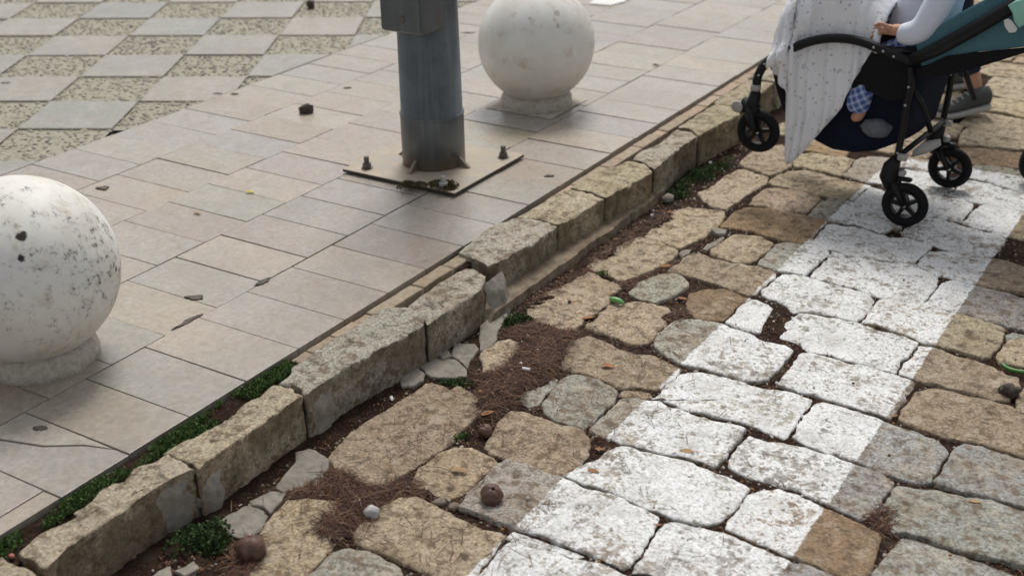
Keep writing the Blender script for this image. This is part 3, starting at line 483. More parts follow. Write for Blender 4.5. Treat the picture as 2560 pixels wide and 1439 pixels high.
def tube(pts, rad, n=10, flat=1.0, up=None):
    pts = [Vector(p) for p in pts]
    if not hasattr(rad, '__len__'):
        rad = [rad] * len(pts)
    V, Fc = [], []
    prev = None
    for i, p in enumerate(pts):
        d = (pts[min(i + 1, len(pts) - 1)] - pts[max(i - 1, 0)]).normalized()
        ref = Vector(up) if up else (Vector((0, 1, 0)) if abs(d.y) < 0.9 else Vector((0, 0, 1)))
        a = d.cross(ref).normalized()
        if prev and a.dot(prev) < 0:
            a = -a
        prev = a
        b = d.cross(a).normalized()
        for k in range(n):
            t = 2 * math.pi * k / n
            V.append(p + a * math.cos(t) * rad[i] + b * math.sin(t) * rad[i] * flat)
    m = len(pts)
    for i in range(m - 1):
        for k in range(n):
            Fc.append((i * n + k, i * n + (k + 1) % n, (i + 1) * n + (k + 1) % n, (i + 1) * n + k))
    Fc.append(tuple(range(n))[::-1])
    Fc.append(tuple((m - 1) * n + k for k in range(n)))
    return V, Fc

def smooth_path(pts, it=2):
    pts = [Vector(p) for p in pts]
    for _ in range(it):
        q = [pts[0]]
        for a, b in zip(pts[:-1], pts[1:]):
            q += [a * 0.75 + b * 0.25, a * 0.25 + b * 0.75]
        q.append(pts[-1])
        pts = q
    return pts

def lathe(prof, n=32, c=(0, 0, 0), axis='z'):
    V, Fc = [], []
    for r, h in prof:
        for k in range(n):
            t = 2 * math.pi * k / n
            p = (r * math.cos(t), r * math.sin(t), h) if axis == 'z' else (r * math.cos(t), h, r * math.sin(t))
            V.append((p[0] + c[0], p[1] + c[1], p[2] + c[2]))
    m = len(prof)
    for i in range(m - 1):
        for k in range(n):
            Fc.append((i * n + k, i * n + (k + 1) % n, (i + 1) * n + (k + 1) % n, (i + 1) * n + k))
    if prof[0][0] > 1e-6:
        Fc.append(tuple(range(n))[::-1])
    if prof[-1][0] > 1e-6:
        Fc.append(tuple((m - 1) * n + k for k in range(n)))
    return V, Fc

def box(c, s, bev=0.0):
    x, y, z = s[0] / 2, s[1] / 2, s[2] / 2
    V, Fc = [], []
    b = min(bev, x, y, z)
    levels = [(-z, b), (-z + b, 0), (z - b, 0), (z, b)] if b else [(-z, 0), (z, 0)]
    for zz, ins in levels:
        xx, yy = x - ins, y - ins
        if b:
            ring = [(-xx + b, -yy), (xx - b, -yy), (xx, -yy + b), (xx, yy - b), (xx - b, yy), (-xx + b, yy), (-xx, yy - b), (-xx, -yy + b)]
        else:
            ring = [(-xx, -yy), (xx, -yy), (xx, yy), (-xx, yy)]
        V += [(c[0] + px, c[1] + py, c[2] + zz) for px, py in ring]
    n = 8 if b else 4
    for i in range(len(levels) - 1):
        for k in range(n):
            Fc.append((i * n + k, i * n + (k + 1) % n, (i + 1) * n + (k + 1) % n, (i + 1) * n + k))
    Fc.append(tuple(range(n))[::-1])
    Fc.append(tuple((len(levels) - 1) * n + k for k in range(n)))
    return V, Fc

def area(p):
    return 0.5 * sum(p[i][0] * p[(i + 1) % len(p)][1] - p[(i + 1) % len(p)][0] * p[i][1] for i in range(len(p)))

def ccw(p):
    return list(p) if area(p) > 0 else list(p)[::-1]

def prism_y(poly, y0, y1, bev=0.004):
    """polygon in (x, z) given thickness along y"""
    p = ccw(poly)
    n = len(p)
    cx = sum(a for a, b in p) / n
    cz = sum(b for a, b in p) / n
    V, Fc = [], []
    def ring(k, y):
        return [(cx + (a - cx) * k, y, cz + (b - cz) * k) for a, b in p]
    r = max(max(a for a, b in p) - min(a for a, b in p), 0.02)
    k = 1 - 2 * bev / r
    for rr in (ring(k, y0), ring(1, y0 + bev), ring(1, y1 - bev), ring(k, y1)):
        V += rr
    for i in range(3):
        for j in range(n):
            Fc.append((i * n + j, i * n + (j + 1) % n, (i + 1) * n + (j + 1) % n, (i + 1) * n + j))
    Fc.append(tuple(range(n))[::-1])
    Fc.append(tuple(3 * n + j for j in range(n)))
    return V, Fc

def resample(poly, step, chaikin=1):
    p = [Vector((a, b)) for a, b in ccw(poly)]
    for _ in range(chaikin):
        q = []
        for i in range(len(p)):
            a, b = p[i], p[(i + 1) % len(p)]
            q += [a * 0.94 + b * 0.06, a * 0.06 + b * 0.94]
        p = q
    out = []
    for i in range(len(p)):
        a, b = p[i], p[(i + 1) % len(p)]
        n = max(1, int(round((b - a).length / step)))
        out += [a.lerp(b, k / n) for k in range(n)]
    return out

def stone(poly, ztop, zbot, step=0.013, edge=0.010, wob=0.0035, relief=0.0030, tilt=(0, 0), chaikin=1, side=0.003, depthrings=1, flare=0.0, grow=0.0, growf=None):
    """an irregular block with rounded arrises and an uneven top, as rings round its centre"""
    p = resample(poly, step, chaikin)
    n = len(p)
    c = sum(p, Vector((0, 0))) / n
    rm = sum((q - c).length for q in p) / n
    seed = Vector((random.uniform(0, 50), random.uniform(0, 50), random.uniform(0, 50)))
    def nz(x, y, s, k=0.0):
        return noise.noise(Vector((x * s, y * s, k)) + seed)
    pp = []
    gw = [growf(q, (q - c).normalized()) if growf else grow for q in p]
    if growf:
        gw = [(gw[k - 2] + gw[k - 1] + gw[k] + gw[(k + 1) % n] + gw[(k + 2) % n]) / 5 for k in range(n)]
    for k, q in enumerate(p):
        d = (q - c).normalized()
        pp.append(q + d * (gw[k] + nz(q.x, q.y, 38) * wob + nz(q.x, q.y, 110, 4) * wob * 0.6))
    V, Fc = [], []
    levels = []
    for k in range(depthrings):
        f = k / depthrings
        levels.append((-flare * (1 - f) * 1.0, zbot + (ztop - edge * 1.6 - zbot) * f, 'side'))
    levels += [(0.0, ztop - edge * 1.2, 'side'), (edge * 0.25, ztop - edge * 0.55, 'top'), (edge * 0.75, ztop - edge * 0.18, 'top'), (edge * 1.6, ztop, 'top')]
    for d, z, kind in levels:
        for q in pp:
            u = (q - c)
            L = u.length
            u = u * (1 - min(d / L, 0.5))
            x, y = c.x + u.x, c.y + u.y
            if kind == 'side':
                e = side * (noise.noise(Vector((x * 30, y * 30, z * 30)) + seed) + 0.6 * noise.noise(Vector((x * 80, y * 80, z * 80)) + seed))
                x += u.x / L * e
                y += u.y / L * e
                zz = z
            else:
                zz = z + relief * (nz(x, y, 16) * 0.8 + nz(x, y, 48, 2) * 0.6) + (x - c.x) * tilt[0] + (y - c.y) * tilt[1]
            V.append((x, y, zz))
    fr = [0.84, 0.64, 0.42, 0.20]
    for s in fr:
        for q in pp:
            u = (q - c)
            u = u * (1 - min(edge * 1.6 / u.length, 0.5)) * s
            x, y = c.x + u.x, c.y + u.y
            zz = ztop + relief * (nz(x, y, 16) * 0.8 + nz(x, y, 48, 2) * 0.6 + nz(x, y, 120, 3) * 0.3) + (1 - s) * edge * 0.12 + u.x * tilt[0] + u.y * tilt[1]
            V.append((x, y, zz))
    m = len(levels) + len(fr)
    for i in range(m - 1):
        for k in range(n):
            Fc.append((i * n + k, i * n + (k + 1) % n, (i + 1) * n + (k + 1) % n, (i + 1) * n + k))
    V.append((c.x, c.y, ztop + edge * 0.12 + relief * nz(c.x, c.y, 16)))
    for k in range(n):
        Fc.append(((m - 1) * n + k, (m - 1) * n + (k + 1) % n, len(V) - 1))
    return V, Fc

def slab(poly, z0, z1, bev=0.0022, tilt=(0, 0)):
    p = ccw(poly)
    n = len(p)
    cx = sum(a for a, b in p) / n
    cy = sum(b for a, b in p) / n
    V, Fc = [], []
    for ins, z in ((0, z0), (0, z1 - bev), (bev * 0.5, z1 - bev * 0.35), (bev * 1.5, z1)):
        for i in range(n):
            a, b = p[i]
            L = math.hypot(a - cx, b - cy) + 1e-9
            k = 1 - ins * 1.4 / L
            x, y = cx + (a - cx) * k, cy + (b - cy) * k
            V.append((x, y, z + ((x - cx) * tilt[0] + (y - cy) * tilt[1] if z > z0 else 0)))
    for i in range(3):
        for j in range(n):
            Fc.append((i * n + j, i * n + (j + 1) % n, (i + 1) * n + (j + 1) % n, (i + 1) * n + j))
    Fc.append(tuple(3 * n + j for j in range(n)))
    return V, Fc

def clip(poly, a, b, c):
    """keep the part with a*x + b*y <= c"""
    out = []
    for i in range(len(poly)):
        p, q = poly[i], poly[(i + 1) % len(poly)]
        fp, fq = a * p[0] + b * p[1] - c, a * q[0] + b * q[1] - c
        if fp <= 0:
            out.append(p)
        if fp * fq < 0:
            k = fp / (fp - fq)
            out.append((p[0] + (q[0] - p[0]) * k, p[1] + (q[1] - p[1]) * k))
    return out

def inside(poly, X, Y):
    r = np.zeros(np.shape(X), bool)
    n = len(poly)
    for i in range(n):
        x0, y0 = poly[i]
        x1, y1 = poly[(i + 1) % n]
        if y0 == y1:
            continue
        cond = ((y0 > Y) != (y1 > Y)) & (X < (x1 - x0) * (Y - y0) / (y1 - y0) + x0)
        r ^= cond
    return r

def vary(c, d=0.08):
    k = 1 + random.uniform(-d, d)
    return tuple(max(0, v * k * (1 + random.uniform(-d, d) * 0.35)) for v in c)

def blob(c, r, n=14, m=9, rough=0.18, sc=18.0, half=False):
    V, Fc = [], []
    sd = Vector((random.uniform(0, 90), random.uniform(0, 90), random.uniform(0, 90)))
    rx, ry, rz = r if hasattr(r, '__len__') else (r, r, r)
    for i in range(m + 1):
        ph = math.pi * i / m
        for k in range(n):
            t = 2 * math.pi * k / n
            d = Vector((math.sin(ph) * math.cos(t), math.sin(ph) * math.sin(t), math.cos(ph)))
            f = 1 + rough * noise.noise(d * 1.6 + sd) + rough * 0.5 * noise.noise(d * 4 + sd)
            V.append((c[0] + d.x * rx * f, c[1] + d.y * ry * f, c[2] + d.z * rz * f))
    for i in range(m):
        for k in range(n):
            Fc.append((i * n + k, (i + 1) * n + k, (i + 1) * n + (k + 1) % n, i * n + (k + 1) % n))
    return V, Fc

# ------------------------------------------------------------------ ground, road
gv = [(-400, -400, -0.075), (400, -400, -0.075), (400, 400, -0.075), (-400, 400, -0.075)]
tag(obj('ground', gv, [(0, 1, 2, 3)], M['sand'], smooth=False), kind='structure')

RX0, RX1, RY0, RY1 = 0.12, 3.4, 0.6, 9.2
GS = 0.004
GX = np.arange(RX0, RX1, GS) + GS / 2
GY = np.arange(RY0, RY1, GS) + GS / 2
OCC = np.zeros((len(GX), len(GY)), np.int16)
OCN = [0]
def occupy(poly, test=False):
    xs = [p[0] for p in poly]
    ys = [p[1] for p in poly]
    i0, i1 = max(0, int((min(xs) - RX0) / GS)), min(len(GX), int((max(xs) - RX0) / GS) + 2)
    j0, j1 = max(0, int((min(ys) - RY0) / GS)), min(len(GY), int((max(ys) - RY0) / GS) + 2)
    if i1 <= i0 or j1 <= j0:
        return 1.0
    X, Y = np.meshgrid(GX[i0:i1], GY[j0:j1], indexing='ij')
    ins = inside(poly, X, Y)
    tot = ins.sum()
    if tot == 0:
        return 1.0
    if test:
        return float((ins & (OCC[i0:i1, j0:j1] > 0)).sum()) / tot
    OCN[0] += 1
    sub = OCC[i0:i1, j0:j1]
    sub[ins & (sub == 0)] = OCN[0]
    return 0.0
def grower(idx, gap=0.0085, most=0.0095):
    """how far a stone's outline may spread before it meets its neighbour"""
    def f(q, d):
        for k in range(1, 9):
            x, y_ = q.x + d.x * k * 0.004, q.y + d.y * k * 0.004
            i, j = int((x - RX0) / GS), int((y_ - RY0) / GS)
            if 0 <= i < len(GX) and 0 <= j < len(GY) and OCC[i, j] not in (0, idx):
                return max(-0.004, min(most, (k * 0.004 - gap) / 2))
        return most
    return f

HUE = {'t': (0.40, 0.32, 0.22), 'y': (0.43, 0.355, 0.245), 'g': (0.355, 0.335, 0.285), 's': (0.325, 0.318, 0.295),
       'w': (0.34, 0.27, 0.19), 'b': (0.28, 0.195, 0.12), 'o': (0.38, 0.265, 0.145)}
setts = []
for c, p in SETTS:
    occupy(p)
    setts.append((c, p, False, OCN[0]))
for p in MORTAR:
    occupy(p)
rs = random.Random(11)
y = 0.7
while y < 9.0:
    hgt = rs.uniform(0.125, 0.165)
    x = 0.26 + rs.uniform(0, 0.15)
    while x < 3.3:
        wd = rs.uniform(0.17, 0.30)
        j = lambda s=0.012: rs.uniform(-s, s)
        q = [(x + j(), y + j()), (x + wd * 0.5, y + j(0.006)), (x + wd + j(), y + j()), (x + wd + j(0.006), y + hgt * 0.5), (x + wd + j(), y + hgt + j()), (x + wd * 0.5, y + hgt + j(0.006)), (x + j(), y + hgt + j()), (x + j(0.006), y + hgt * 0.5)]
        big = [((a - x - wd / 2) * 1.04 + x + wd / 2, (b - y - hgt / 2) * 1.06 + y + hgt / 2) for a, b in q]
        if occupy(big, True) < 0.06:
            occupy(q)
            setts.append((rs.choice('ytwgs' if x > 0.9 else 'yyyto'), q, True, OCN[0]))
        x += wd + 0.016
    y += hgt + 0.016

# bed: soil and pine litter between the stones, heaped where the litter has gathered
nx, ny = 150, 330
bx = np.linspace(0.13, 2.35, nx)
by = np.linspace(1.0, 6.6, ny)
BX, BY = np.meshgrid(bx, by, indexing='ij')
hmap = np.full(BX.shape, -0.0105)
def heap(poly, h, soft=0.03):
    """distance-softened heap over a polygon"""
    k = np.zeros(BX.shape)
    for dx, dy in [(a * soft, b * soft) for a in (-1, -0.5, 0, 0.5, 1) for b in (-1, -0.5, 0, 0.5, 1)]:
        k += inside(poly, BX + dx, BY + dy)
    return k / 25 * h
HEAP = heap(PATCH['needle1'], 0.016) + heap(PATCH['needle2'], 0.013) + heap(PATCH['soil'], 0.016) + heap(PATCH['needle3'], 0.014) + heap(PATCH['needle4'], 0.012) + heap(PATCH['foot'], 0.012) + heap(PATCH['soil2'], 0.012) + heap(PATCH['soil3'], 0.012)
hmap = hmap + HEAP
for i in range(nx):
    for j in range(ny):
        v = Vector((BX[i, j] * 14, BY[i, j] * 14, 0))
        hmap[i, j] += 0.0045 * noise.noise(v) + 0.0035 * noise.noise(v * 3.7)
BV = [(float(BX[i, j]), float(BY[i, j]), float(hmap[i, j])) for i in range(nx) for j in range(ny)]
BF = [(i * ny + j, (i + 1) * ny + j, (i + 1) * ny + j + 1, i * ny + j + 1) for i in range(nx - 1) for j in range(ny - 1)]
k = len(BV)
for q in [((-0.1, 0.0), (6, 1.0)), ((-0.1, 6.6), (6, 12)), ((2.35, 1.0), (6, 6.6))]:
    (a, b), (c_, d_) = q
    k = len(BV)
    BV += [(a, b, -0.02), (c_, b, -0.02), (c_, d_, -0.02), (a, d_, -0.02)]
    BF.append((k, k + 1, k + 2, k + 3))
road = tag(obj('cobbled_road', BV, BF, M['soil']), kind='structure')
def bedz(x, y):
    i = int(round((x - 0.13) / (2.22) * (nx - 1)))
    j = int(round((y - 1.0) / 5.6 * (ny - 1)))
    if 0 <= i < nx and 0 <= j < ny:
        return float(hmap[i, j])
    return -0.02

for c, p, fill, idx in setts:
    a = abs(area(p))
    small = a < 0.008
    zt = random.uniform(-0.004, 0.003) - (0.006 if small else 0)
    v, f = stone(p, zt, -0.07, step=0.013 if not fill else 0.022, edge=0.0055 if not small else 0.0045, relief=0.0060, growf=grower(idx, 0.0085, 0.0095 if not small else 0.004), wob=0.0055,
                 tilt=(random.uniform(-0.02, 0.02), random.uniform(-0.02, 0.02)), side=0.003)
    obj('sett', v, f, M['sett'], road, color=vary(HUE[c], 0.10))
for p in MORTAR:
    v, f = stone(p, random.uniform(-0.006, 0.002), -0.06, step=0.012, edge=0.0035, relief=0.005, tilt=(random.uniform(-0.05, 0.05), random.uniform(-0.05, 0.05)), chaikin=0, wob=0.004, grow=0.002)
    obj('mortar_fragment', v, f, M['mortar'], road)

# ------------------------------------------------------------------ kerb
kb = MB()
hv = []
ys = [2.86 + 0.012 * i for i in range(109)]
for yy in ys:
    n1 = noise.noise(Vector((1, yy * 7, 3))) * 0.010
    n2 = noise.noise(Vector((5, yy * 16, 3))) * 0.006
    n1 += noise.noise(Vector((2, yy * 31, 3))) * 0.006
    e = min(1, (yy - 2.84) / 0.06, (4.17 - yy) / 0.05)
    hv.append([(0.15, yy, 0.050 * e - 0.02), (0.226 + n2, yy, 0.046 * e - 0.02 + n2 * 0.6), (0.240 + n1, yy, 0.040 * e - 0.02 + n2), (0.250 + n1, yy, -0.06)])
for i, r_ in enumerate(hv):
    kb.v += r_
for i in range(len(hv) - 1):
    for k in range(3):
        kb.f.append((i * 4 + k, i * 4 + k + 1, (i + 1) * 4 + k + 1, (i + 1) * 4 + k))
kerb = tag(kb.build('kerb', M['haunch'], smooth=False), kind='structure')
KH = [(0.379, 0.323, 0.238), (0.405, 0.346, 0.246), (0.397, 0.364, 0.298), (0.379, 0.346, 0.276), (0.415, 0.382, 0.31), (0.424, 0.364, 0.255), (0.424, 0.359, 0.242), (0.415, 0.377, 0.298), (0.388, 0.328, 0.224)]
kpoly = [(0, KERB[i], KH[i]) for i in range(len(KERB))]
def kq(y0, y1, hue):
    p = [(0.19, y0)] + [(0.2 + random.uniform(-0.006, 0.008), y0 + (y1 - y0) * k / 4) for k in range(5)]
    p = p[1:] + [(0.07 + random.uniform(-0.012, 0.01), y1 - (y1 - y0) * k / 5) for k in range(6)]
    return (0, p, hue)
kpoly.append(kq(0.78, 1.235, KH[0]))
kpoly.append(kq(0.30, 0.77, KH[2]))
yy = 4.905
while yy < 9.2:
    l = random.uniform(0.38, 0.5)
    kpoly.append(kq(yy, yy + l, random.choice(KH)))
    yy += l + 0.012
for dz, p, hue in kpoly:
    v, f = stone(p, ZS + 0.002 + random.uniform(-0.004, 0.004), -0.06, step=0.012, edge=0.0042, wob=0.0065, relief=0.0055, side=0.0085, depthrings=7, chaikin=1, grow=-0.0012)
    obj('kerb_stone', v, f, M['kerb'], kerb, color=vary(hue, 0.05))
# smeared mortar on the joints of the kerb face
def face_x(y):
    b = 0.15
    for _, p, _h in kpoly:
        for k in range(len(p)):
            (xa, ya), (xb, yb) = p[k], p[(k + 1) % len(p)]
            if (ya <= y < yb) or (yb <= y < ya):
                b = max(b, xa + (xb - xa) * (y - ya) / (yb - ya))
    return b
def mortar_on_face(y0, y1, z0, z1, th=0.008, lean=0.0):
    V, Fc = [], []
    n, m = 15, 15
    for i in range(n):
        for j in range(m):
            u, w_ = i / (n - 1), j / (m - 1)
            yy = y0 + (y1 - y0) * u + 0.012 * noise.noise(Vector((w_ * 3, u, y0)))
            zz = z0 + (z1 - z0) * w_ + 0.006 * noise.noise(Vector((u * 3, w_, y1)))
            ed = min(1, 3 * u, 3 * (1 - u), 4 * (1 - w_)) + 0.5 * noise.noise(Vector((yy * 30, zz * 30, 7)))
            V.append((max(face_x(yy), face_x(y0), face_x(y1)) - 0.006 + (th + 0.006) * max(-0.3, min(1.1, ed)) + 0.002 * noise.noise(Vector((yy * 60, zz * 60, 1))) + lean * (1 - w_), yy, zz))
    for i in range(n - 1):
        for j in range(m - 1):
            Fc.append((i * m + j, (i + 1) * m + j, (i + 1) * m + j + 1, i * m + j + 1))
    obj('mortar_patch', V, Fc, M['mortar'], kerb)
mortar_on_face(1.575, 1.685, -0.03, 0.118)
mortar_on_face(1.690, 1.76, -0.03, 0.085)
mortar_on_face(2.09, 2.19, -0.03, 0.10)
mortar_on_face(2.90, 3.01, -0.03, 0.105, 0.010, 0.04)

# ------------------------------------------------------------------ pavement
CW = 0.3847
CX = [0, -0.388, -0.772, -1.157, -1.541, -1.925]
SLH = [(0.40, 0.35, 0.295), (0.43, 0.365, 0.29), (0.385, 0.36, 0.33), (0.405, 0.36, 0.31), (0.44, 0.38, 0.305), (0.42, 0.375, 0.32), (0.41, 0.35, 0.30), (0.39, 0.365, 0.335)]
pv = [(-7.0, 0, 0.075), (0.10, 0, 0.075), (0.10, 10, 0.075), (-7.0, 10, 0.075), (-7.0, 0, -0.07), (0.10, 0, -0.07), (0.10, 10, -0.07), (-7.0, 10, -0.07)]
pave = tag(obj('pavement', pv, [(0, 1, 2, 3), (4, 5, 1, 0), (5, 6, 2, 1), (6, 7, 3, 2), (7, 4, 0, 3)], M['sand'], smooth=False), kind='structure')
phase = [1.444, 2.552, 3.09, 3.20, 3.115]
SP = 0.2055
rs = random.Random(5)
def add_slab(poly, hue=None):
    v, f = slab(poly, 0.07, ZS + rs.uniform(-0.0016, 0.0016), bev=0.0006, tilt=(rs.uniform(-0.003, 0.003), rs.uniform(-0.004, 0.004)))
    obj('paving_slab', v, f, M['slab'], pave, smooth=False, color=vary(hue or rs.choice(SLH), 0.09))
for ci in range(5):
    xa, xb = CX[ci + 1], CX[ci]
    y0 = phase[ci]
    while y0 > 0.7:
        y0 -= SP
    js = []
    while y0 < 8.4:
        js.append(y0 + rs.uniform(-0.004, 0.004))
        y0 += SP
    for a, b in zip(js[:-1], js[1:]):
        g = rs.choice((0.0012, 0.0015, 0.0020, 0.0030))
        if ci == 0:
            if abs(a - 1.444) < 0.02:      # the slab with a broken corner
                add_slab([(xa + g, a + g), (xb - 0.165, a + g), (xb - 0.004, a + g), (xb - 0.004, b - g), (-0.052, b - g), (-0.130, b - 0.030), (-0.215, b - 0.085), (xa + g, b - 0.135)], (0.42, 0.40, 0.36))
                add_slab([(xa + g, b - 0.130), (-0.217, b - 0.080), (-0.133, b - 0.026), (-0.058, b - g), (xa + g, b - g)], (0.43, 0.39, 0.34))
                continue
            if abs(a - 1.2385) < 0.02:
                add_slab([(xa + g, a + g), (-0.062, a + g), (-0.062, b - g), (xa + g, b - g)])
                add_slab([(-0.058, a + g), (-0.004, a + g), (-0.004, b - g), (-0.058, b - g)])
                continue
        add_slab([(xa + g, a + g), (xb - g - (0.003 if ci == 0 else 0), a + g), (xb - g - (0.003 if ci == 0 else 0), b - g), (xa + g, b - g)])
# narrow tiles between the slabs and the kerb
yy = 2.22
while yy < 8.5:
    l = rs.choice((0.06, 0.10, 0.16, 0.22))
    xr = 0.060
    if not (2.95 < yy < 3.42):
        v, f = stone([(0.010, yy), (xr, yy), (xr + rs.uniform(-0.006, 0.006), yy + l / 2), (xr, yy + l), (0.010, yy + l)], 0.112 + rs.uniform(-0.003, 0.002), 0.06, step=0.02, edge=0.004, wob=0.002, relief=0.001, chaikin=0)
        obj('edging_tile', v, f, M['tile'], pave, color=vary((0.40, 0.31, 0.225), 0.10))
    yy += l + 0.004

# plaza: square slabs and pebble panels in a chequer, turned against the kerb
O = (-2.351, 3.174)
D1, D2 = (0.360, 0.196), (-0.201, 0.338)
pl = [(-7.0, 0.0, 0.100), (-1.93, 0.0, 0.100), (-1.93, 9.4, 0.100), (-7.0, 9.4, 0.100)]
plaza = tag(obj('plaza', pl, [(0, 1, 2, 3)], M['sand'], smooth=False), kind='structure')
PC = [(0.36, 0.33, 0.255), (0.33, 0.30, 0.23), (0.38, 0.35, 0.28), (0.29, 0.26, 0.205), (0.22, 0.205, 0.175), (0.17, 0.165, 0.155), (0.39, 0.35, 0.27), (0.33, 0.32, 0.30)]
PW = [0.27, 0.22, 0.24, 0.10, 0.04, 0.02, 0.08, 0.03]
dome = []
for r_, z_ in ((1.0, 0.0), (0.8, 0.62), (0.36, 0.95)):
    for k in range(6):
        a = k * math.pi / 3 + z_
        dome.append((r_ * math.cos(a), r_ * math.sin(a), z_))
dome = np.array(dome)
dface = [(i * 6 + k, i * 6 + (k + 1) % 6, (i + 1) * 6 + (k + 1) % 6, (i + 1) * 6 + k) for i in range(2) for k in range(6)] + [tuple(12 + k for k in range(6))]
rp = np.random.default_rng(3)
XB = -1.9285
for i in range(-9, 9):
    for j in range(-8, 11):
        q = []
        g = 0.006
        for a, b in ((g, g), (1 - g, g), (1 - g, 1 - g), (g, 1 - g)):
            q.append((O[0] + D1[0] * (i + a) + D2[0] * (j + b), O[1] + D1[1] * (i + a) + D2[1] * (j + b)))
        q = clip(q, 1, 0, XB)
        if len(q) < 3 or abs(area(q)) < 0.004:
            continue
        cx, cy = sum(p[0] for p in q) / len(q), sum(p[1] for p in q) / len(q)
        if not (0.6 < cy < 7.6 and cx > -5.6) or cy < 2.0 + (cx + 1.9) * -0.2 - 1.0:
            continue
        if (i + j) % 2 == 0:
            v, f = slab(q, 0.07, ZS + random.uniform(-0.002, 0.002), bev=0.004)
            obj('plaza_slab', v, f, M['slab'], plaza, smooth=False, color=vary(random.choice([(0.30, 0.295, 0.25), (0.33, 0.31, 0.255), (0.28, 0.285, 0.25)]), 0.06))
        else:
            V = [(*p, 0.1115) for p in q]
            Fc = [tuple(range(len(q)))]
            cols = [(0.33, 0.305, 0.235)] * len(q)
            xs = [p[0] for p in q]
            ysq = [p[1] for p in q]
            px = rp.uniform(min(xs), max(xs), 900)
            py = rp.uniform(min(ysq), max(ysq), 900)
            ok = inside(q, px, py)
            kept = []
            dirt = rp.random() < 0.3
            for a, b in zip(px[ok], py[ok]):
                if len(kept) > 230:
                    break
                if all((a - u) ** 2 + (b - w_) ** 2 > 0.017 ** 2 for u, w_ in kept):
                    kept.append((a, b))
            for a, b in kept:
                s = rp.uniform(0.007, 0.013) * (1.5 if rp.random() < 0.08 else 1)
                an = rp.uniform(0, 6.28)
                d = dome * np.array([s * rp.uniform(0.9, 1.5), s, rp.uniform(0.004, 0.011)])
                ca, sa = math.cos(an), math.sin(an)
                k = len(V)
                V += [(a + x * ca - y_ * sa, b + x * sa + y_ * ca, 0.1085 + z) for x, y_, z in d]
                Fc += [tuple(m + k for m in ff) for ff in dface]
                cc = PC[rp.choice(len(PC), p=PW)]
                if dirt and rp.random() < 0.22:
                    cc = (0.17, 0.16, 0.145)
                cols += [cc] * 18
            o = obj('pebble_panel', V, Fc, M['pebble'], plaza)
            o['kind'] = 'stuff'
            ca = o.data.color_attributes.new('col', 'FLOAT_COLOR', 'POINT')
            ca.data.foreach_set('color', np.array([(*c_, 1) for c_ in cols], dtype=np.float32).ravel())

# ------------------------------------------------------------------ ball bollards
def bollard(x, y, label, lichen, hb):
    e = tag(empty('ball_bollard', (x, y, ZS)), label, 'bollard', 'white ball bollards along the kerb')
    prof = []
    m = 40
    for i in range(m + 1):
        a = -math.pi / 2 + math.pi * i / m
        prof.append((max(0.0, 0.25 * math.cos(a)), 0.25 * math.sin(a)))
    v, f = lathe(prof, 72)
    v = [(p[0] * (1 + 0.006 * noise.noise(Vector(p) * 9)), p[1] * (1 + 0.006 * noise.noise(Vector(p) * 9)), p[2]) for p in v]
    b = obj('ball', v, f, M['ball'], e, color=(lichen, lichen, lichen), loc=(0, 0, 0.272))
    v, f = lathe([(0.155, -0.01), (0.156, 0.02), (0.152, 0.040), (0.142, 0.056), (0.126, 0.066), (0.10, 0.068), (0.02, 0.068)], 64)
    v = [(p[0] * (1 + 0.05 * noise.noise(Vector(p) * 22)), p[1] * (1 + 0.05 * noise.noise(Vector(p) * 22)), p[2] + 0.006 * noise.noise(Vector(p) * 40)) for p in v]
    obj('collar', v, f, M['render'], e)
    n = 14
    v = []
    for i in range(n + 1):
        for j in range(n + 1):
            a, c_ = -hb + 2 * hb * i / n, -hb + 2 * hb * j / n
            ed = max(abs(a), abs(c_)) / hb
            v.append((a + 0.004 * noise.noise(Vector((a * 30, c_ * 30, x))), c_ + 0.004 * noise.noise(Vector((a * 30, c_ * 30, x + 9))), 0.0035 + 0.004 * (1 - ed) + 0.001 * noise.noise(Vector((a * 60, c_ * 60, 2)))))
    f = [(i * (n + 1) + j, (i + 1) * (n + 1) + j, (i + 1) * (n + 1) + j + 1, i * (n + 1) + j + 1) for i in range(n) for j in range(n)]
    obj('mortar_bed', v, f, M['render'], e)
bollard(-0.585, 1.868, 'large white ball bollard with black lichen spots, cut by the left edge', 1.0, 0.098)
bollard(-0.590, 4.525, 'cleaner white ball bollard standing behind the grey lamp post', 0.35, 0.165)

# ------------------------------------------------------------------ lamp post
PXc, PYc = -0.532, 3.668
lp = tag(empty('lamp_post', (PXc, PYc, ZS)), 'grey steel lamp post with bolted base plate and door box', 'lamp post')
v, f = lathe([(0.120, 0.012), (0.120, 0.2), (0.1195, 0.212), (0.1175, 0.216), (0.1165, 0.216), (0.112, 0.7), (0.085, 3.2), (0.07, 4.6), (0.0, 4.62)], 40)
obj('pole', v, f, M['steel'], lp)
v, f = lathe([(0.1175, 0.208), (0.1215, 0.209), (0.1222, 0.213), (0.1215, 0.217), (0.117, 0.2185)], 40)
obj('weld_ring', v, f, M['steel'], lp)
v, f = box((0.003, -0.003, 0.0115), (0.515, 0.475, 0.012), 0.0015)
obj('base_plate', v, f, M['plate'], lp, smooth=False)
for k in range(4):
    a = k * math.pi / 2
    d = Vector((math.cos(a), math.sin(a), 0))
    s = Vector((-d.y, d.x, 0)) * 0.006
    p = [d * 0.112 + Vector((0, 0, 0.0172)), d * 0.165 + Vector((0, 0, 0.0172)), d * 0.165 + Vector((0, 0, 0.020)), d * 0.113 + Vector((0, 0, 0.062))]
    v = [q + s for q in p] + [q - s for q in p]
    obj('gusset', v, [(0, 1, 2, 3), (7, 6, 5, 4), (0, 4, 5, 1), (1, 5, 6, 2), (2, 6, 7, 3), (3, 7, 4, 0)], M['steel'], lp, smooth=False)
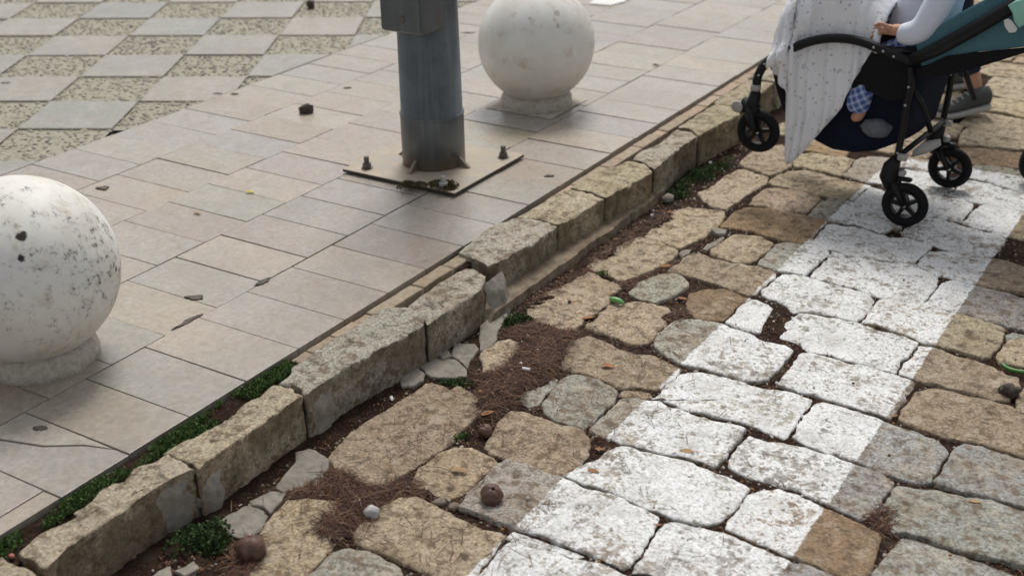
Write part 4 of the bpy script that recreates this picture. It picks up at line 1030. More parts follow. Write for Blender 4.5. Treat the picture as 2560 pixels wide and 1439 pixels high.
for i, (bx_, by_) in enumerate([(-0.709, 3.479), (-0.322, 3.832), (-0.337, 3.452), (-0.716, 3.850)]):
    c = (bx_ - PXc, by_ - PYc, 0.0185)
    mb = MB()
    mb.add(*lathe([(0.022, 0.0), (0.022, 0.003), (0.010, 0.0035)], 18, c))
    mb.add(*lathe([(0.0175, 0.003), (0.0175, 0.019), (0.015, 0.021), (0.010, 0.021)], 6, c))
    mb.add(*lathe([(0.0100, 0.018), (0.0100, 0.044), (0.008, 0.046), (0.0, 0.046)], 14, c))
    mb.build('anchor_bolt', M['chrome'] if i == 2 else M['bolt'], lp, smooth=False)
bxo = (0.022, -0.118, 0.83)
bo = obj('door_box', *box(bxo, (0.190, 0.13, 0.55), 0.006), M['steel'], lp, smooth=False)
mb = MB()
mb.add(*box((bxo[0], bxo[1] - 0.066, bxo[2]), (0.165, 0.004, 0.52), 0.001))
dr = mb.build('door', M['steel'], bo, smooth=False)
v, f = lathe([(0.009, -0.0710), (0.013, -0.0700), (0.013, -0.067), (0.0, -0.067)], 18, (bxo[0] + 0.005, bxo[1], bxo[2] - 0.225), 'y')
obj('lock', v, f, M['bolt'], bo)

# ------------------------------------------------------------------ stroller (tipped back, front wheels off the ground)
st = tag(empty('stroller', (1.0, 4.48, 0)), 'black and teal baby stroller tipped up at the kerb', 'stroller')
SO = (1.0, 4.48, 0)
def sb(mb, name, mat, parent=st, smooth=True):
    return mb.build(name, mat, parent, smooth, off=SO)
def wheel(x, y, z, r=0.082, w_=0.034, parent=st, so=SO, spin=0.3, yaw=0.0):
    t_ = 0.033
    prof = []
    for k in range(13):
        a = math.pi * 2 * k / 12
        prof.append((r - t_ / 2 + t_ / 2 * math.cos(a), w_ / 2 * math.sin(a) * (1.0 if math.cos(a) < 0.3 else 0.92)))
    def rot(vs):
        ca, sa = math.cos(yaw), math.sin(yaw)
        return [(x + p[0] * ca - p[1] * sa - so[0], y + p[0] * sa + p[1] * ca - so[1], z + p[2] - so[2]) for p in vs]
    v, f = lathe(prof, 48, axis='y')
    f = f[:-2]
    wo_ = obj('wheel', rot(v), f, M['tyre'], parent)
    mb = MB()
    ri = r - t_ + 0.002
    v, f = lathe([(ri, -0.012), (ri, 0.012), (ri - 0.005, 0.012), (ri - 0.005, -0.012), (ri, -0.012)], 40, axis='y')
    mb.add(v, f[:-2])
    mb.add(*lathe([(0.0, -0.018), (0.013, -0.018), (0.016, -0.012), (0.016, 0.012), (0.013, 0.018), (0.0, 0.018)], 20, axis='y'))
    for k in range(5):
        a = spin + 2 * math.pi * k / 5
        c_, s_ = math.cos(a), math.sin(a)
        V = []
        for rr, hw, hy in ((0.012, 0.0085, 0.009), (ri - 0.003, 0.006, 0.007)):
            for q, yy_ in ((-hw, -hy), (hw, -hy), (hw, hy), (-hw, hy)):
                V.append((rr * c_ - q * s_, yy_, rr * s_ + q * c_))
        mb.add(V, [(0, 1, 5, 4), (1, 2, 6, 5), (2, 3, 7, 6), (3, 0, 4, 7), (0, 3, 2, 1), (4, 5, 6, 7)])
    mb.v = rot(mb.v)
    mb.build('rim', M['black'], wo_, smooth=False)
    v, f = lathe([(0.0, -0.0205), (0.006, -0.0205), (0.007, -0.0185), (0.0, -0.0185)], 14, axis='y')
    obj('axle_cap', rot(v), f, M['chrome'], wo_)
    return wo_
YN, YF, DX = 4.25, 4.70, 0.036
yw = 0.08
wheel(1.111, 4.240, 0.082, spin=0.5, yaw=yw)
wheel(1.149, 4.695, 0.082, spin=0.9, yaw=yw)
wheel(0.543, 4.245, 0.262, spin=0.2, yaw=yw)
wheel(0.578, 4.660, 0.262, spin=0.7, yaw=yw)
ARC = [(0.522, 0.400), (0.521, 0.453), (0.533, 0.492), (0.556, 0.526), (0.598, 0.559), (0.646, 0.586), (0.694, 0.612), (0.753, 0.634), (0.824, 0.645), (0.895, 0.641), (0.961, 0.623), (1.015, 0.606), (1.068, 0.593)]
HAN = [(1.060, 0.590), (1.151, 0.646), (1.226, 0.701), (1.298, 0.756), (1.345, 0.794), (1.401, 0.837), (1.50, 0.905), (1.60, 0.965)]
LEG = [(1.070, 0.576), (1.079, 0.507), (1.071, 0.443), (1.071, 0.368), (1.064, 0.275), (1.060, 0.225)]
for Y, dx in ((YN, 0.0), (YF, DX)):
    mb = MB()
    mb.add(*tube(smooth_path([(x + dx, Y, z) for x, z in ARC]), 0.0165, 12))
    fr = sb(mb, 'side_tube', M['black'])
    mb = MB()
    mb.add(*tube([(x + dx, Y, z) for x, z in HAN], [0.020, 0.0235, 0.024, 0.024, 0.024, 0.023, 0.020, 0.016], 12, flat=0.75))
    sb(mb, 'handle_arm', M['black'])
    mb = MB()
    mb.add(*tube([(x + dx, Y, z) for x, z in LEG], 0.0125, 10))
    mb.add(*tube([(1.074 + dx, Y + 0.02, 0.505), (1.109 + dx, Y + 0.05, 0.44), (1.150 + dx, Y + 0.07, 0.335)], 0.011, 8))
    sb(mb, 'rear_leg', M['black'])
    mb = MB()
    mb.add(*tube([(1.062 + dx, Y, 0.245), (1.045 + dx, Y, 0.21), (1.040 + dx, Y, 0.175), (1.055 + dx, Y, 0.135)], [0.017, 0.030, 0.034, 0.026], 12))
    mb.add(*tube([(1.055 + dx, Y - 0.004, 0.165), (1.08 + dx, Y - 0.026, 0.13), (1.111 + dx, Y - 0.026, 0.082)], [0.018, 0.013, 0.010], 10))
    mb.add(*tube([(1.055 + dx, Y + 0.012, 0.165), (1.08 + dx, Y + 0.022, 0.13), (1.111 + dx, Y + 0.022, 0.082)], [0.018, 0.013, 0.010], 10))
    mb.add(*box((1.095 + dx, Y, 0.172), (0.055, 0.024, 0.014), 0.004))
    sb(mb, 'rear_fork', M['black'])
    mb = MB()
    mb.add(*box((1.088 + dx, Y - 0.004, 0.195), (0.022, 0.026, 0.020), 0.004))
    sb(mb, 'suspension_cap', M['greyp'])
    mb = MB()
    mb.add(*tube([(1.07 + dx, Y - 0.02, 0.258), (1.10 + dx, Y - 0.02, 0.258)], 0.013, 10))
    sb(mb, 'axle_end', M['greyp'])
    mb = MB()
    mb.add(*tube([(0.521 + dx, Y, 0.405), (0.512 + dx, Y, 0.365), (0.512 + dx, Y, 0.325)], [0.021, 0.025, 0.026], 12))
    mb.add(*tube([(0.505 + dx, Y - 0.012, 0.345), (0.52 + dx, Y - 0.024, 0.30), (0.543 + dx, Y - 0.026, 0.262)], [0.022, 0.015, 0.010], 10))
    mb.add(*tube([(0.505 + dx, Y + 0.012, 0.345), (0.52 + dx, Y + 0.020, 0.30), (0.543 + dx, Y + 0.022, 0.262)], [0.022, 0.015, 0.010], 10))
    mb.add(*tube([(0.47 + dx, Y, 0.355), (0.535 + dx, Y, 0.335)], [0.030, 0.024], 12))
    sb(mb, 'front_fork', M['black'])
    mb = MB()
    mb.add(*tube([(0.5195 + dx, Y, 0.437), (0.5195 + dx, Y, 0.415)], 0.0195, 14))
    sb(mb, 'collar_ring', M['greyp'])
    mb = MB()
    v, f = lathe([(0.0, -0.034), (0.006, -0.034), (0.008, -0.0325), (0.020, -0.0325), (0.022, -0.030), (0.022, -0.02)], 24, (0.462 + dx, Y, 0.350), 'y')
    mb.add(v, f)
    sb(mb, 'swivel_lock', M['greyp'])
    for x, z in ((0.553, 0.520), (0.533, 0.476), (0.941, 0.629), (0.975, 0.620), (1.013, 0.606), (1.075, 0.508), (1.071, 0.443), (1.064, 0.268)):
        v, f = lathe([(0.0, -0.0185), (0.0035, -0.0182), (0.0045, -0.0165), (0.0045, -0.008)], 12, (x + dx - SO[0], Y - SO[1], z), 'y')
        obj('rivet', v, f, M['chrome'], st)
mb = MB()
mb.add(*tube([(1.60, YN, 0.965), (1.63, YN + 0.03, 0.985), (1.645, 4.40, 0.995), (1.66, 4.56, 0.995), (1.66, YF - 0.03, 0.985), (1.636, YF, 0.965)], 0.017, 12))
sb(mb, 'handle_bar', M['charcoal'])
mb = MB()
mb.add(*tube([(1.075, 4.26, 0.262), (1.09, 4.48, 0.262), (1.108, 4.69, 0.262)], 0.010, 10))
sb(mb, 'rear_axle', M['black'])
mb = MB()
mb.add(*prism_y([(1.095, 0.235), (1.10, 0.262), (1.13, 0.296), (1.182, 0.312), (1.188, 0.292), (1.145, 0.258)], 4.30, 4.335, 0.006))
sb(mb, 'brake_pedal', M['greyp'])
# seat: side wings, back, base, hanging basket
WING = [(1.073, 0.645), (1.144, 0.705), (1.207, 0.760), (1.276, 0.808), (1.332, 0.852), (1.407, 0.900), (1.50, 0.965), (1.56, 0.93), (1.50, 0.86), (1.461, 0.801), (1.480, 0.712), (1.424, 0.683), (1.338, 0.661), (1.255, 0.643), (1.191, 0.610), (1.10, 0.575)]
for y0, y1, dx in ((4.270, 4.288, 0), (4.662, 4.680, DX)):
    mb = MB()
    mb.add(*prism_y([(a + dx, b) for a, b in WING], y0, y1, 0.004))
    sw = sb(mb, 'seat_wing', M['teal'], smooth=False)
    mb = MB()
    s = -1 if y0 < 4.4 else 1
    pth = [(a + dx, (y0 + y1) / 2, b + 0.002) for a, b in WING[:7]]
    mb.add(*tube(pth, 0.0085, 8))
    sb(mb, 'piping', M['teal'], sw)
mb = MB()
mb.add(*prism_y([(1.10, 0.585), (1.20, 0.625), (1.34, 0.70), (1.48, 0.80), (1.56, 0.93), (1.53, 0.945), (1.44, 0.82), (1.31, 0.73), (1.18, 0.66), (1.09, 0.62)], 4.290, 4.660, 0.004))
sb(mb, 'seat_back', M['teal'], smooth=False)
mb = MB()
mb.add(*prism_y([(0.80, 0.575), (1.10, 0.580), (1.10, 0.612), (0.80, 0.605)], 4.300, 4.665, 0.008))
sb(mb, 'seat_base', M['charcoal'], smooth=False)
mb = MB()
mb.add(*prism_y([(1.086, 0.560), (1.181, 0.622), (1.287, 0.650), (1.425, 0.682), (1.500, 0.715), (1.44, 0.672), (1.292, 0.600), (1.189, 0.556), (1.096, 0.535)], 4.262, 4.272, 0.002))
sb(mb, 'seat_skirt', M['charcoal'], smooth=False)
for y0, y1, dx in ((4.262, 4.269, 0.0), (4.681, 4.688, DX)):
    mb = MB()
    mb.add(*prism_y([(a + dx, b) for a, b in [(0.935, 0.622), (1.010, 0.604), (1.072, 0.590), (1.082, 0.500), (1.060, 0.455), (1.000, 0.440), (0.940, 0.462), (0.868, 0.470), (0.890, 0.530)]], y0, y1, 0.002))
    sb(mb, 'seat_side', M['charcoal'], smooth=False)
mb = MB()
B_ = [(0.66, 0.335), (0.700, 0.275), (0.751, 0.241), (0.815, 0.220), (0.890, 0.222), (0.967, 0.240), (1.045, 0.284), (1.058, 0.364), (1.075, 0.450), (1.075, 0.570), (0.960, 0.600), (0.860, 0.590), (0.80, 0.45), (0.72, 0.40)]
n = len(B_)
bc = (0.88, 0.40)
rings = []
for yy, k in ((4.305, 0.90), (4.296, 0.97), (4.300, 1.0), (4.40, 1.03), (4.50, 1.04), (4.60, 1.02), (4.66, 1.0), (4.665, 0.96)):
    o_ = (yy - 4.30) / 0.37 * DX
    rings.append([(bc[0] + (a - bc[0]) * k + o_, yy + 0.006 * noise.noise(Vector((a * 14, b * 14, yy))), bc[1] + (b - bc[1]) * (k if b > 0.35 else (2 * k - 1 if k > 1 else k))) for a, b in B_])
for r_ in rings:
    mb.v += r_
for i in range(len(rings) - 1):
    for k in range(n):
        mb.f.append((i * n + k, i * n + (k + 1) % n, (i + 1) * n + (k + 1) % n, (i + 1) * n + k))
mb.f += [tuple(range(n))[::-1], tuple((len(rings) - 1) * n + k for k in range(n))]
sb(mb, 'basket', M['navy'])
mb = MB()
mb.add(*tube(smooth_path([(0.575, 4.30, 0.50), (0.60, 4.31, 0.40), (0.635, 4.33, 0.31), (0.70, 4.35, 0.285)]), 0.016, 8, flat=1.6))
sb(mb, 'footrest_strap', M['charcoal'])
mb = MB()
mb.add(*tube(smooth_path([(0.61, 4.66, 0.50), (0.63, 4.64, 0.40), (0.66, 4.62, 0.31), (0.72, 4.60, 0.285)]), 0.016, 8, flat=1.6))
sb(mb, 'footrest_strap', M['charcoal'])
mb = MB()
mb.add(*tube([(0.625, 4.33, 0.33), (0.64, 4.48, 0.325), (0.655, 4.63, 0.33)], 0.012, 8))
sb(mb, 'footrest_bar', M['charcoal'])
mb = MB()
mb.add(*prism_y([(1.361, 0.822), (1.380, 0.838), (1.414, 0.852), (1.437, 0.830), (1.440, 0.785), (1.424, 0.770), (1.405, 0.755), (1.388, 0.772), (1.378, 0.800)], 4.212, 4.228, 0.004))
sb(mb, 'mint_clip', M['mint'])
mb = MB()
mb.add(*prism_y([(1.354, 0.772), (1.368, 0.779), (1.380, 0.772), (1.400, 0.750), (1.395, 0.738), (1.376, 0.734), (1.360, 0.752)], 4.222, 4.2265, 0.001))
sb(mb, 'white_badge', M['white_p'], smooth=False)

# blanket draped over the bar and the child's lap
def interp(x, xs, zs):
    return float(np.interp(x, xs, zs))
NX_, NV = 74, 46
V, Fc = [], []
for i in range(NX_):
    x = 0.566 + (0.950 - 0.566) * i / (NX_ - 1)
    zb = interp(x, [a for a, b in ARC[3:]], [b for a, b in ARC[3:]])
    zt = interp(x, [0.56, 0.60, 0.65, 0.75, 0.86, 0.93, 0.95], [0.70, 0.78, 0.83, 0.86, 0.83, 0.76, 0.74])
    zl = interp(x, [0.56, 0.58, 0.634, 0.645, 0.655, 0.70, 0.727, 0.771, 0.841, 0.857, 0.904, 0.935, 0.95], [0.50, 0.49, 0.425, 0.165, 0.139, 0.185, 0.218, 0.289, 0.395, 0.45, 0.554, 0.612, 0.62])
    path = [(4.715, 0.47), (4.712, 0.60), (4.68, zt - 0.06), (4.58, zt + 0.005), (4.45, zt + 0.01), (4.345, zt - 0.015), (4.292, zt - 0.075), (4.262 if x < 0.70 else 4.280, zb + 0.028), (4.226 if x < 0.66 else 4.283, zb + (0.006 if x < 0.66 else 0.0)), (4.235 if x < 0.66 else 4.281, zb - 0.035), (4.274, zl + (zb - zl) * 0.5), (4.272, zl)]
    sp_ = [Vector((p[0], p[1])) for p in path]
    q = smooth_path([Vector((a.x, a.y, 0)) for a in sp_], 2)
    L = [0]
    for a, b in zip(q[:-1], q[1:]):
        L.append(L[-1] + (b - a).length)
    for j in range(NV):
        s = L[-1] * j / (NV - 1)
        yy = float(np.interp(s, L, [a.x for a in q]))
        zz = float(np.interp(s, L, [a.y for a in q]))
        u = j / (NV - 1)
        hang = max(0, (u - 0.62) / 0.38)
        fold = 0.021 * math.sin(x * 58 + 3.0 * noise.noise(Vector((x * 6, u * 2, 4)))) + 0.012 * math.sin(x * 131 + 2.5 * noise.noise(Vector((x * 4, u * 5, 9))))
        rg = 1 - abs(noise.noise(Vector((x * 11 + u * 5, u * 10 - x * 4, 1))))
        yy += -abs(fold) * 1.0 * hang - (0.060 * (rg - 0.6) * max(0, (rg - 0.6) / 0.4) if yy < 4.36 and u < 0.64 else 0)
        zz += (0.020 * noise.noise(Vector((x * 15, u * 7, 2))) + 0.012 * noise.noise(Vector((x * 38, u * 18, 5)))) * (1 if u < 0.64 else 0.12)
        xx = x + 0.008 * noise.noise(Vector((x * 9, u * 8, 8))) + (0.006 * noise.noise(Vector((1, u * 25, 8))) if i in (0, NX_ - 1) else 0)
        V.append((xx, yy, zz))
for i in range(NX_ - 1):
    for j in range(NV - 1):
        Fc.append((i * NV + j, i * NV + j + 1, (i + 1) * NV + j + 1, (i + 1) * NV + j))
bl = tag(obj('muslin_blanket', V, Fc, M['muslin']), 'white muslin blanket with small grey print draped over the stroller', 'blanket')
md = bl.modifiers.new('thickness', 'SOLIDIFY')
md.thickness = 0.003
md.offset = 0

# grey bag in the basket
bgm = MB()
bgm.add(*blob((0.965, 4.300, 0.325), (0.058, 0.030, 0.034), 18, 12, 0.25))
tag(bgm.build('grey_bag', M['greybag']), 'grey cloth bag bulging out of the stroller basket', 'bag')

# ------------------------------------------------------------------ people
def skin(name, chains, mat, parent=None, levels=2):
    """one continuous surface grown round chains of (point, radius); chains share joints by identical points"""
    pts, rad, edges, key = [], [], [], {}
    for ch in chains:
        prev = None
        for p, r_ in ch:
            kk = tuple(round(q, 4) for q in p)
            if kk not in key:
                key[kk] = len(pts)
                pts.append(p)
                rad.append(r_)
            if prev is not None and prev != key[kk]:
                edges.append((prev, key[kk]))
            prev = key[kk]
    me = bpy.data.meshes.new(name)
    me.from_pydata(pts, edges, [])
    me.update()
    o = bpy.data.objects.new(name, me)
    COL.objects.link(o)
    sk = o.modifiers.new('skin', 'SKIN')
    sk.use_smooth_shade = True
    sv = me.skin_vertices[0].data if me.skin_vertices else None
    if sv is None:
        bm = bmesh.new()
        bm.from_mesh(me)
        bm.verts.layers.skin.verify()
        bm.to_mesh(me)
        bm.free()
        sv = me.skin_vertices[0].data
    for i, r_ in enumerate(rad):
        rr = r_ if hasattr(r_, '__len__') else (r_, r_)
        sv[i].radius = rr
        sv[i].use_root = (i == 0)
    ss = o.modifiers.new('sub', 'SUBSURF')
    ss.levels = ss.render_levels = levels
    me.materials.append(mat)
    if parent:
        o.parent = parent
        o.matrix_parent_inverse = Matrix.Translation(-Vector(parent.location))
    return o

def child(name_label):
    e = tag(empty('child', (1.05, 4.47, 0.61)), name_label, 'child')
    yc = 4.475
    pel = (1.05, yc, 0.635)
    ch = (1.09, yc, 0.86)
    hn = (0.958, 4.292, 0.676)
    # body: torso, neck, head, arms with hands and fingers, legs with feet
    chains = [[(pel, 0.05), ((1.06, yc, 0.76), 0.07), (ch, 0.075), ((1.10, yc, 0.93), 0.04), ((1.10, yc, 0.965), 0.034), ((1.095, yc, 1.01), 0.066), ((1.09, yc, 1.07), 0.078), ((1.092, yc, 1.125), 0.05)]]
    wr = (0.985, 4.290, 0.682)
    chains.append([(ch, 0.075), ((1.105, 4.39, 0.90), 0.04), ((1.125, 4.325, 0.80), 0.033), ((1.075, 4.292, 0.690), 0.029), (wr, 0.019), (hn, (0.021, 0.013))])
    for k in range(4):
        a = -0.022 + 0.0145 * k
        chains.append([(hn, 0.018), ((0.940, 4.284 + a * 0.35, 0.682 + a * 0.7), 0.0078), ((0.924, 4.280 + a * 0.35, 0.676 + a * 0.75), 0.0070), ((0.916, 4.288 + a * 0.35, 0.664 + a * 0.75), 0.0058)])
    chains.append([(wr, 0.019), ((0.966, 4.276, 0.697), 0.0085), ((0.948, 4.270, 0.704), 0.0072), ((0.934, 4.272, 0.703), 0.006)])
    hf = (0.975, 4.60, 0.70)
    chains.append([(ch, 0.075), ((1.105, 4.56, 0.90), 0.04), ((1.11, 4.625, 0.79), 0.033), ((1.05, 4.625, 0.70), 0.029), (hf, 0.020), ((0.94, 4.585, 0.70), (0.02, 0.012))])
    kn = (0.93, 4.365, 0.570)
    chains.append([(pel, 0.05), ((1.03, 4.425, 0.605), 0.034), (kn, 0.032), ((0.905, 4.300, 0.48), 0.036), ((0.902, 4.288, 0.385), 0.026), ((0.896, 4.290, 0.357), 0.022), ((0.872, 4.292, 0.350), 0.017)])
    chains.append([(pel, 0.05), ((1.02, 4.54, 0.64), 0.045), ((0.84, 4.58, 0.645), 0.036), ((0.80, 4.58, 0.52), 0.036), ((0.79, 4.58, 0.43), 0.026), ((0.745, 4.58, 0.42), 0.018)])
    skin('body', chains, M['skin'], e)
    # sweatshirt over torso and arms
    sw = [[((1.035, yc, 0.610), (0.10, 0.125)), ((1.04, yc, 0.68), (0.105, 0.13)), ((1.055, yc, 0.76), (0.10, 0.12)), ((1.09, yc, 0.86), (0.095, 0.11)), ((1.10, yc, 0.915), 0.055)],
          [((1.09, yc, 0.86), 0.095), ((1.105, 4.385, 0.89), 0.058), ((1.130, 4.315, 0.80), 0.054), ((1.085, 4.290, 0.688), 0.052), ((1.03, 4.289, 0.672), 0.045), ((0.998, 4.289, 0.676), 0.030)],
          [((1.09, yc, 0.86), 0.095), ((1.105, 4.565, 0.89), 0.058), ((1.115, 4.63, 0.79), 0.050), ((1.06, 4.63, 0.705), 0.045), ((0.99, 4.605, 0.70), 0.032)]]
    skin('sweatshirt', sw, M['sweat'], e)
    skin('trousers', [[((1.05, yc, 0.630), 0.060), ((1.03, 4.425, 0.610), 0.045), ((0.93, 4.365, 0.570), 0.042), ((0.910, 4.305, 0.50), 0.040), ((0.893, 4.284, 0.415), 0.046), ((0.890, 4.285, 0.372), 0.040)],
                      [((1.05, yc, 0.630), 0.060), ((1.02, 4.545, 0.64), 0.060), ((0.84, 4.58, 0.648), 0.052), ((0.80, 4.58, 0.53), 0.045), ((0.79, 4.58, 0.46), 0.04)]], M['plaid'], e)
    v, f = blob((1.102 - 1.05, 0.005, 1.087 - 0.61), (0.086, 0.086, 0.084), 26, 16, 0.08)
    v = [p for p in v]
    keep = [q for q in f if sum(v[i][0] for i in q) / 4 > 0.012 or sum(v[i][2] for i in q) / 4 > 0.505]
    obj('hair', v, keep, M['hair'], e)
    for s in (-1, 1):
        obj('eye', *blob((1.016 - 1.05, 0.005 + s * 0.03, 1.055 - 0.61), (0.006, 0.010, 0.008), 10, 6, 0.0), M['black'], e)
        obj('ear', *blob((1.095 - 1.05, 0.005 + s * 0.082, 1.04 - 0.61), (0.014, 0.008, 0.02), 10, 8, 0.0), M['skin'], e)
    obj('nose', *blob((1.008 - 1.05, 0.005, 1.035 - 0.61), (0.012, 0.010, 0.012), 10, 8, 0.0), M['skin'], e)
    mb = MB()
    mb.add(*blob((1.017 - 1.05, 0.005, 1.005 - 0.61), (0.006, 0.020, 0.004), 10, 6, 0.0))
    mb.build('mouth', M['red'], e)
child('small child in a pale blue sweatshirt reclining in the stroller')

pe = tag(empty('person', (0.93, 5.72, 0)), 'person in dark trousers and grey sneakers standing behind the stroller', 'person')
hip = (0.84, 5.80, 0.93)
A1, A2 = (1.005, 5.665, 0.10), (0.86, 6.02, 0.09)
chains = [[(hip, 0.13), ((0.84, 5.80, 1.15), (0.15, 0.11)), ((0.84, 5.80, 1.38), (0.15, 0.10)), ((0.84, 5.80, 1.49), 0.055), ((0.84, 5.80, 1.54), 0.05), ((0.835, 5.795, 1.60), 0.085), ((0.835, 5.795, 1.68), 0.098), ((0.84, 5.80, 1.76), 0.06)],
          [(hip, 0.13), ((0.86, 5.72, 0.88), 0.085), ((0.855, 5.69, 0.50), 0.058), ((0.94, 5.675, 0.26), 0.048), (A1, 0.036)],
          [(hip, 0.13), ((0.83, 5.90, 0.88), 0.085), ((0.80, 5.96, 0.50), 0.058), ((0.83, 5.99, 0.27), 0.048), (A2, 0.036)]]
for s, sy in ((-1, 5.60), (1, 6.00)):
    w_ = (0.74, sy, 0.88)
    chains.append([((0.84, 5.80, 1.38), 0.15), ((0.85, 5.80 + s * 0.16, 1.40), 0.058), ((0.87, sy, 1.14), 0.043), ((0.80, sy, 0.95), 0.035), (w_, 0.026), ((0.71, sy, 0.82), (0.035, 0.016))])
    for k in range(4):
        a = -0.03 + 0.02 * k
        chains.append([((0.71, sy, 0.82), 0.03), ((0.69 + a * 0.3, sy + a, 0.77), 0.0095), ((0.70 + a * 0.3, sy + a, 0.735), 0.009)])
    chains.append([(w_, 0.026), ((0.70, sy - s * 0.03, 0.835), 0.011), ((0.68, sy - s * 0.035, 0.80), 0.010)])
skin('body', chains, M['skin'], pe)
skin('trousers', [[(hip, 0.15), ((0.86, 5.72, 0.88), 0.10), ((0.855, 5.69, 0.50), 0.076), ((0.92, 5.678, 0.30), 0.066), ((0.975, 5.668, 0.16), 0.058)],
                  [(hip, 0.15), ((0.83, 5.90, 0.88), 0.10), ((0.80, 5.96, 0.50), 0.076), ((0.83, 5.99, 0.27), 0.066), ((0.855, 6.015, 0.14), 0.060)]], M['denim'], pe)
skin('jacket', [[((0.84, 5.80, 0.90), (0.17, 0.13)), ((0.84, 5.80, 1.15), (0.17, 0.13)), ((0.84, 5.80, 1.38), (0.17, 0.12)), ((0.84, 5.80, 1.47), 0.075)],
                [((0.84, 5.80, 1.38), 0.17), ((0.85, 5.64, 1.40), 0.075), ((0.87, 5.60, 1.14), 0.058), ((0.80, 5.60, 0.95), 0.05), ((0.755, 5.60, 0.895), 0.042)],
                [((0.84, 5.80, 1.38), 0.17), ((0.85, 5.96, 1.40), 0.075), ((0.87, 6.00, 1.14), 0.058), ((0.80, 6.00, 0.95), 0.05), ((0.755, 6.00, 0.895), 0.042)]], M['jacket'], pe)
v, f = blob((-0.085, 0.078, 1.70), (0.11, 0.105, 0.11), 24, 14, 0.06)
keep = [q for q in f if sum(v[i][0] for i in q) / 4 > -0.09 or sum(v[i][2] for i in q) / 4 > 1.74]
obj('hair', v, keep, M['hair'], pe)
def sneaker(heel, toe, lift):
    """heel and toe on the ground plane, heel lifted"""
    h, t_ = Vector((*heel, 0)), Vector((*toe, 0))
    L = (t_ - h).length
    d = (t_ - h).normalized()
    s = Vector((-d.y, d.x, 0))
    prof = [(0.0, 0.030, 0.090), (0.04, 0.036, 0.105), (0.18, 0.040, 0.112), (0.33, 0.040, 0.110), (0.46, 0.042, 0.088), (0.60, 0.046, 0.070), (0.75, 0.049, 0.058), (0.88, 0.044, 0.050), (0.96, 0.032, 0.043), (1.0, 0.016, 0.036)]
    up, sl_ = MB(), MB()
    n = 12
    for mb, z0, top in ((up, 0.022, None), (sl_, 0.0, 0.028)):
        for u, hw, ht in prof:
            c_ = h + d * (u * L)
            zl_ = lift * max(0, 1 - u / 0.7) ** 1.2 + 0.012 * max(0, (u - 0.8) / 0.2)
            for k in range(n):
                a = 2 * math.pi * k / n
                if top is None:
                    cy_, cz_ = math.cos(a), math.sin(a)
                    yy_ = hw * (abs(cy_) ** 0.7) * (1 if cy_ > 0 else -1) * (0.62 if cz_ > 0.5 else 0.96)
                    zz_ = z0 + (ht - z0) * (0.5 + 0.5 * cz_)
                else:
                    cy_, cz_ = math.cos(a), math.sin(a)
                    yy_ = (hw + 0.005) * (abs(cy_) ** 0.4) * (1 if cy_ > 0 else -1)
                    zz_ = z0 + (top - z0) * (0.5 + 0.5 * (abs(cz_) ** 0.4) * (1 if cz_ > 0 else -1))
                p = c_ + s * yy_
                mb.v.append((p.x - 0.93, p.y - 5.72, zz_ + zl_))
        m = len(prof)
        for i in range(m - 1):
            for k in range(n):
                mb.f.append((i * n + k, i * n + (k + 1) % n, (i + 1) * n + (k + 1) % n, (i + 1) * n + k))
        mb.f += [tuple(range(n))[::-1], tuple((m - 1) * n + k for k in range(n))]
    o = up.build('shoe', M['shoe'], pe)
    sl_.build('sole', M['sole'], o)
    mb = MB()
    for k in range(4):
        u = 0.42 + 0.085 * k
        c_ = h + d * (u * L)
        zt_ = np.interp(u, [q[0] for q in prof], [q[2] for q in prof]) + lift * max(0, 1 - u / 0.7) ** 1.2
        p = [c_ + s * 0.022 - Vector((0.93, 5.72, 0)), c_ - s * 0.022 - Vector((0.93, 5.72, 0))]
        mb.add(*tube([(p[0].x, p[0].y, zt_ - 0.004), ((p[0].x + p[1].x) / 2, (p[0].y + p[1].y) / 2, zt_ + 0.003), (p[1].x, p[1].y, zt_ - 0.004)], 0.003, 6, up=(0, 0, 1)))
    mb.build('laces', M['sole'], o)['kind'] = 'stuff'
sneaker((1.060, 5.690), (0.860, 5.520), 0.030)
sneaker((0.90, 6.10), (0.72, 5.93), 0.0)

# the wheel of another pushchair at the right edge
s2 = tag(empty('second_stroller', (1.43, 4.93, 0)), 'black wheel and fork of another pushchair at the right edge', 'stroller')
wheel(1.425, 4.925, 0.085, r=0.085, w_=0.05, parent=s2, so=(1.43, 4.93, 0), yaw=0.9)
mb = MB()
mb.add(*tube([(1.40, 4.905, 0.09), (1.395, 4.91, 0.165), (1.44, 4.94, 0.20)], [0.010, 0.012, 0.016], 8))
mb.add(*tube([(1.455, 4.95, 0.09), (1.46, 4.955, 0.165), (1.44, 4.94, 0.20)], [0.010, 0.012, 0.016], 8))
mb.add(*tube([(1.44, 4.94, 0.19), (1.50, 5.0, 0.5), (1.62, 5.10, 0.95)], 0.014, 8))
mb.build('fork', M['black'], s2, off=(1.43, 4.93, 0))

# ------------------------------------------------------------------ plants
def leaves(n, place, size, up=0.6, seed=1):
    """n small pointed leaves; place() gives (point, outward direction)"""
    rr = random.Random(seed)
    V, Fc = [], []
    for _ in range(n):
        p, d = place(rr)
        d = (Vector(d) + Vector((rr.uniform(-1, 1), rr.uniform(-1, 1), rr.uniform(-0.3, 1) * up * 1.5))).normalized()
        s = d.cross(Vector((rr.uniform(-1, 1), rr.uniform(-1, 1), rr.uniform(-1, 1)))).normalized()
        L = rr.uniform(*size)
        w_ = L * rr.uniform(0.28, 0.45)
        p = Vector(p)
        m = p + d * L * 0.5 + Vector((0, 0, L * 0.08))
        k = len(V)
        V += [p, m + s * w_, p + d * L, m - s * w_]
        Fc.append((k, k + 1, k + 2, k + 3))
    return V, Fc

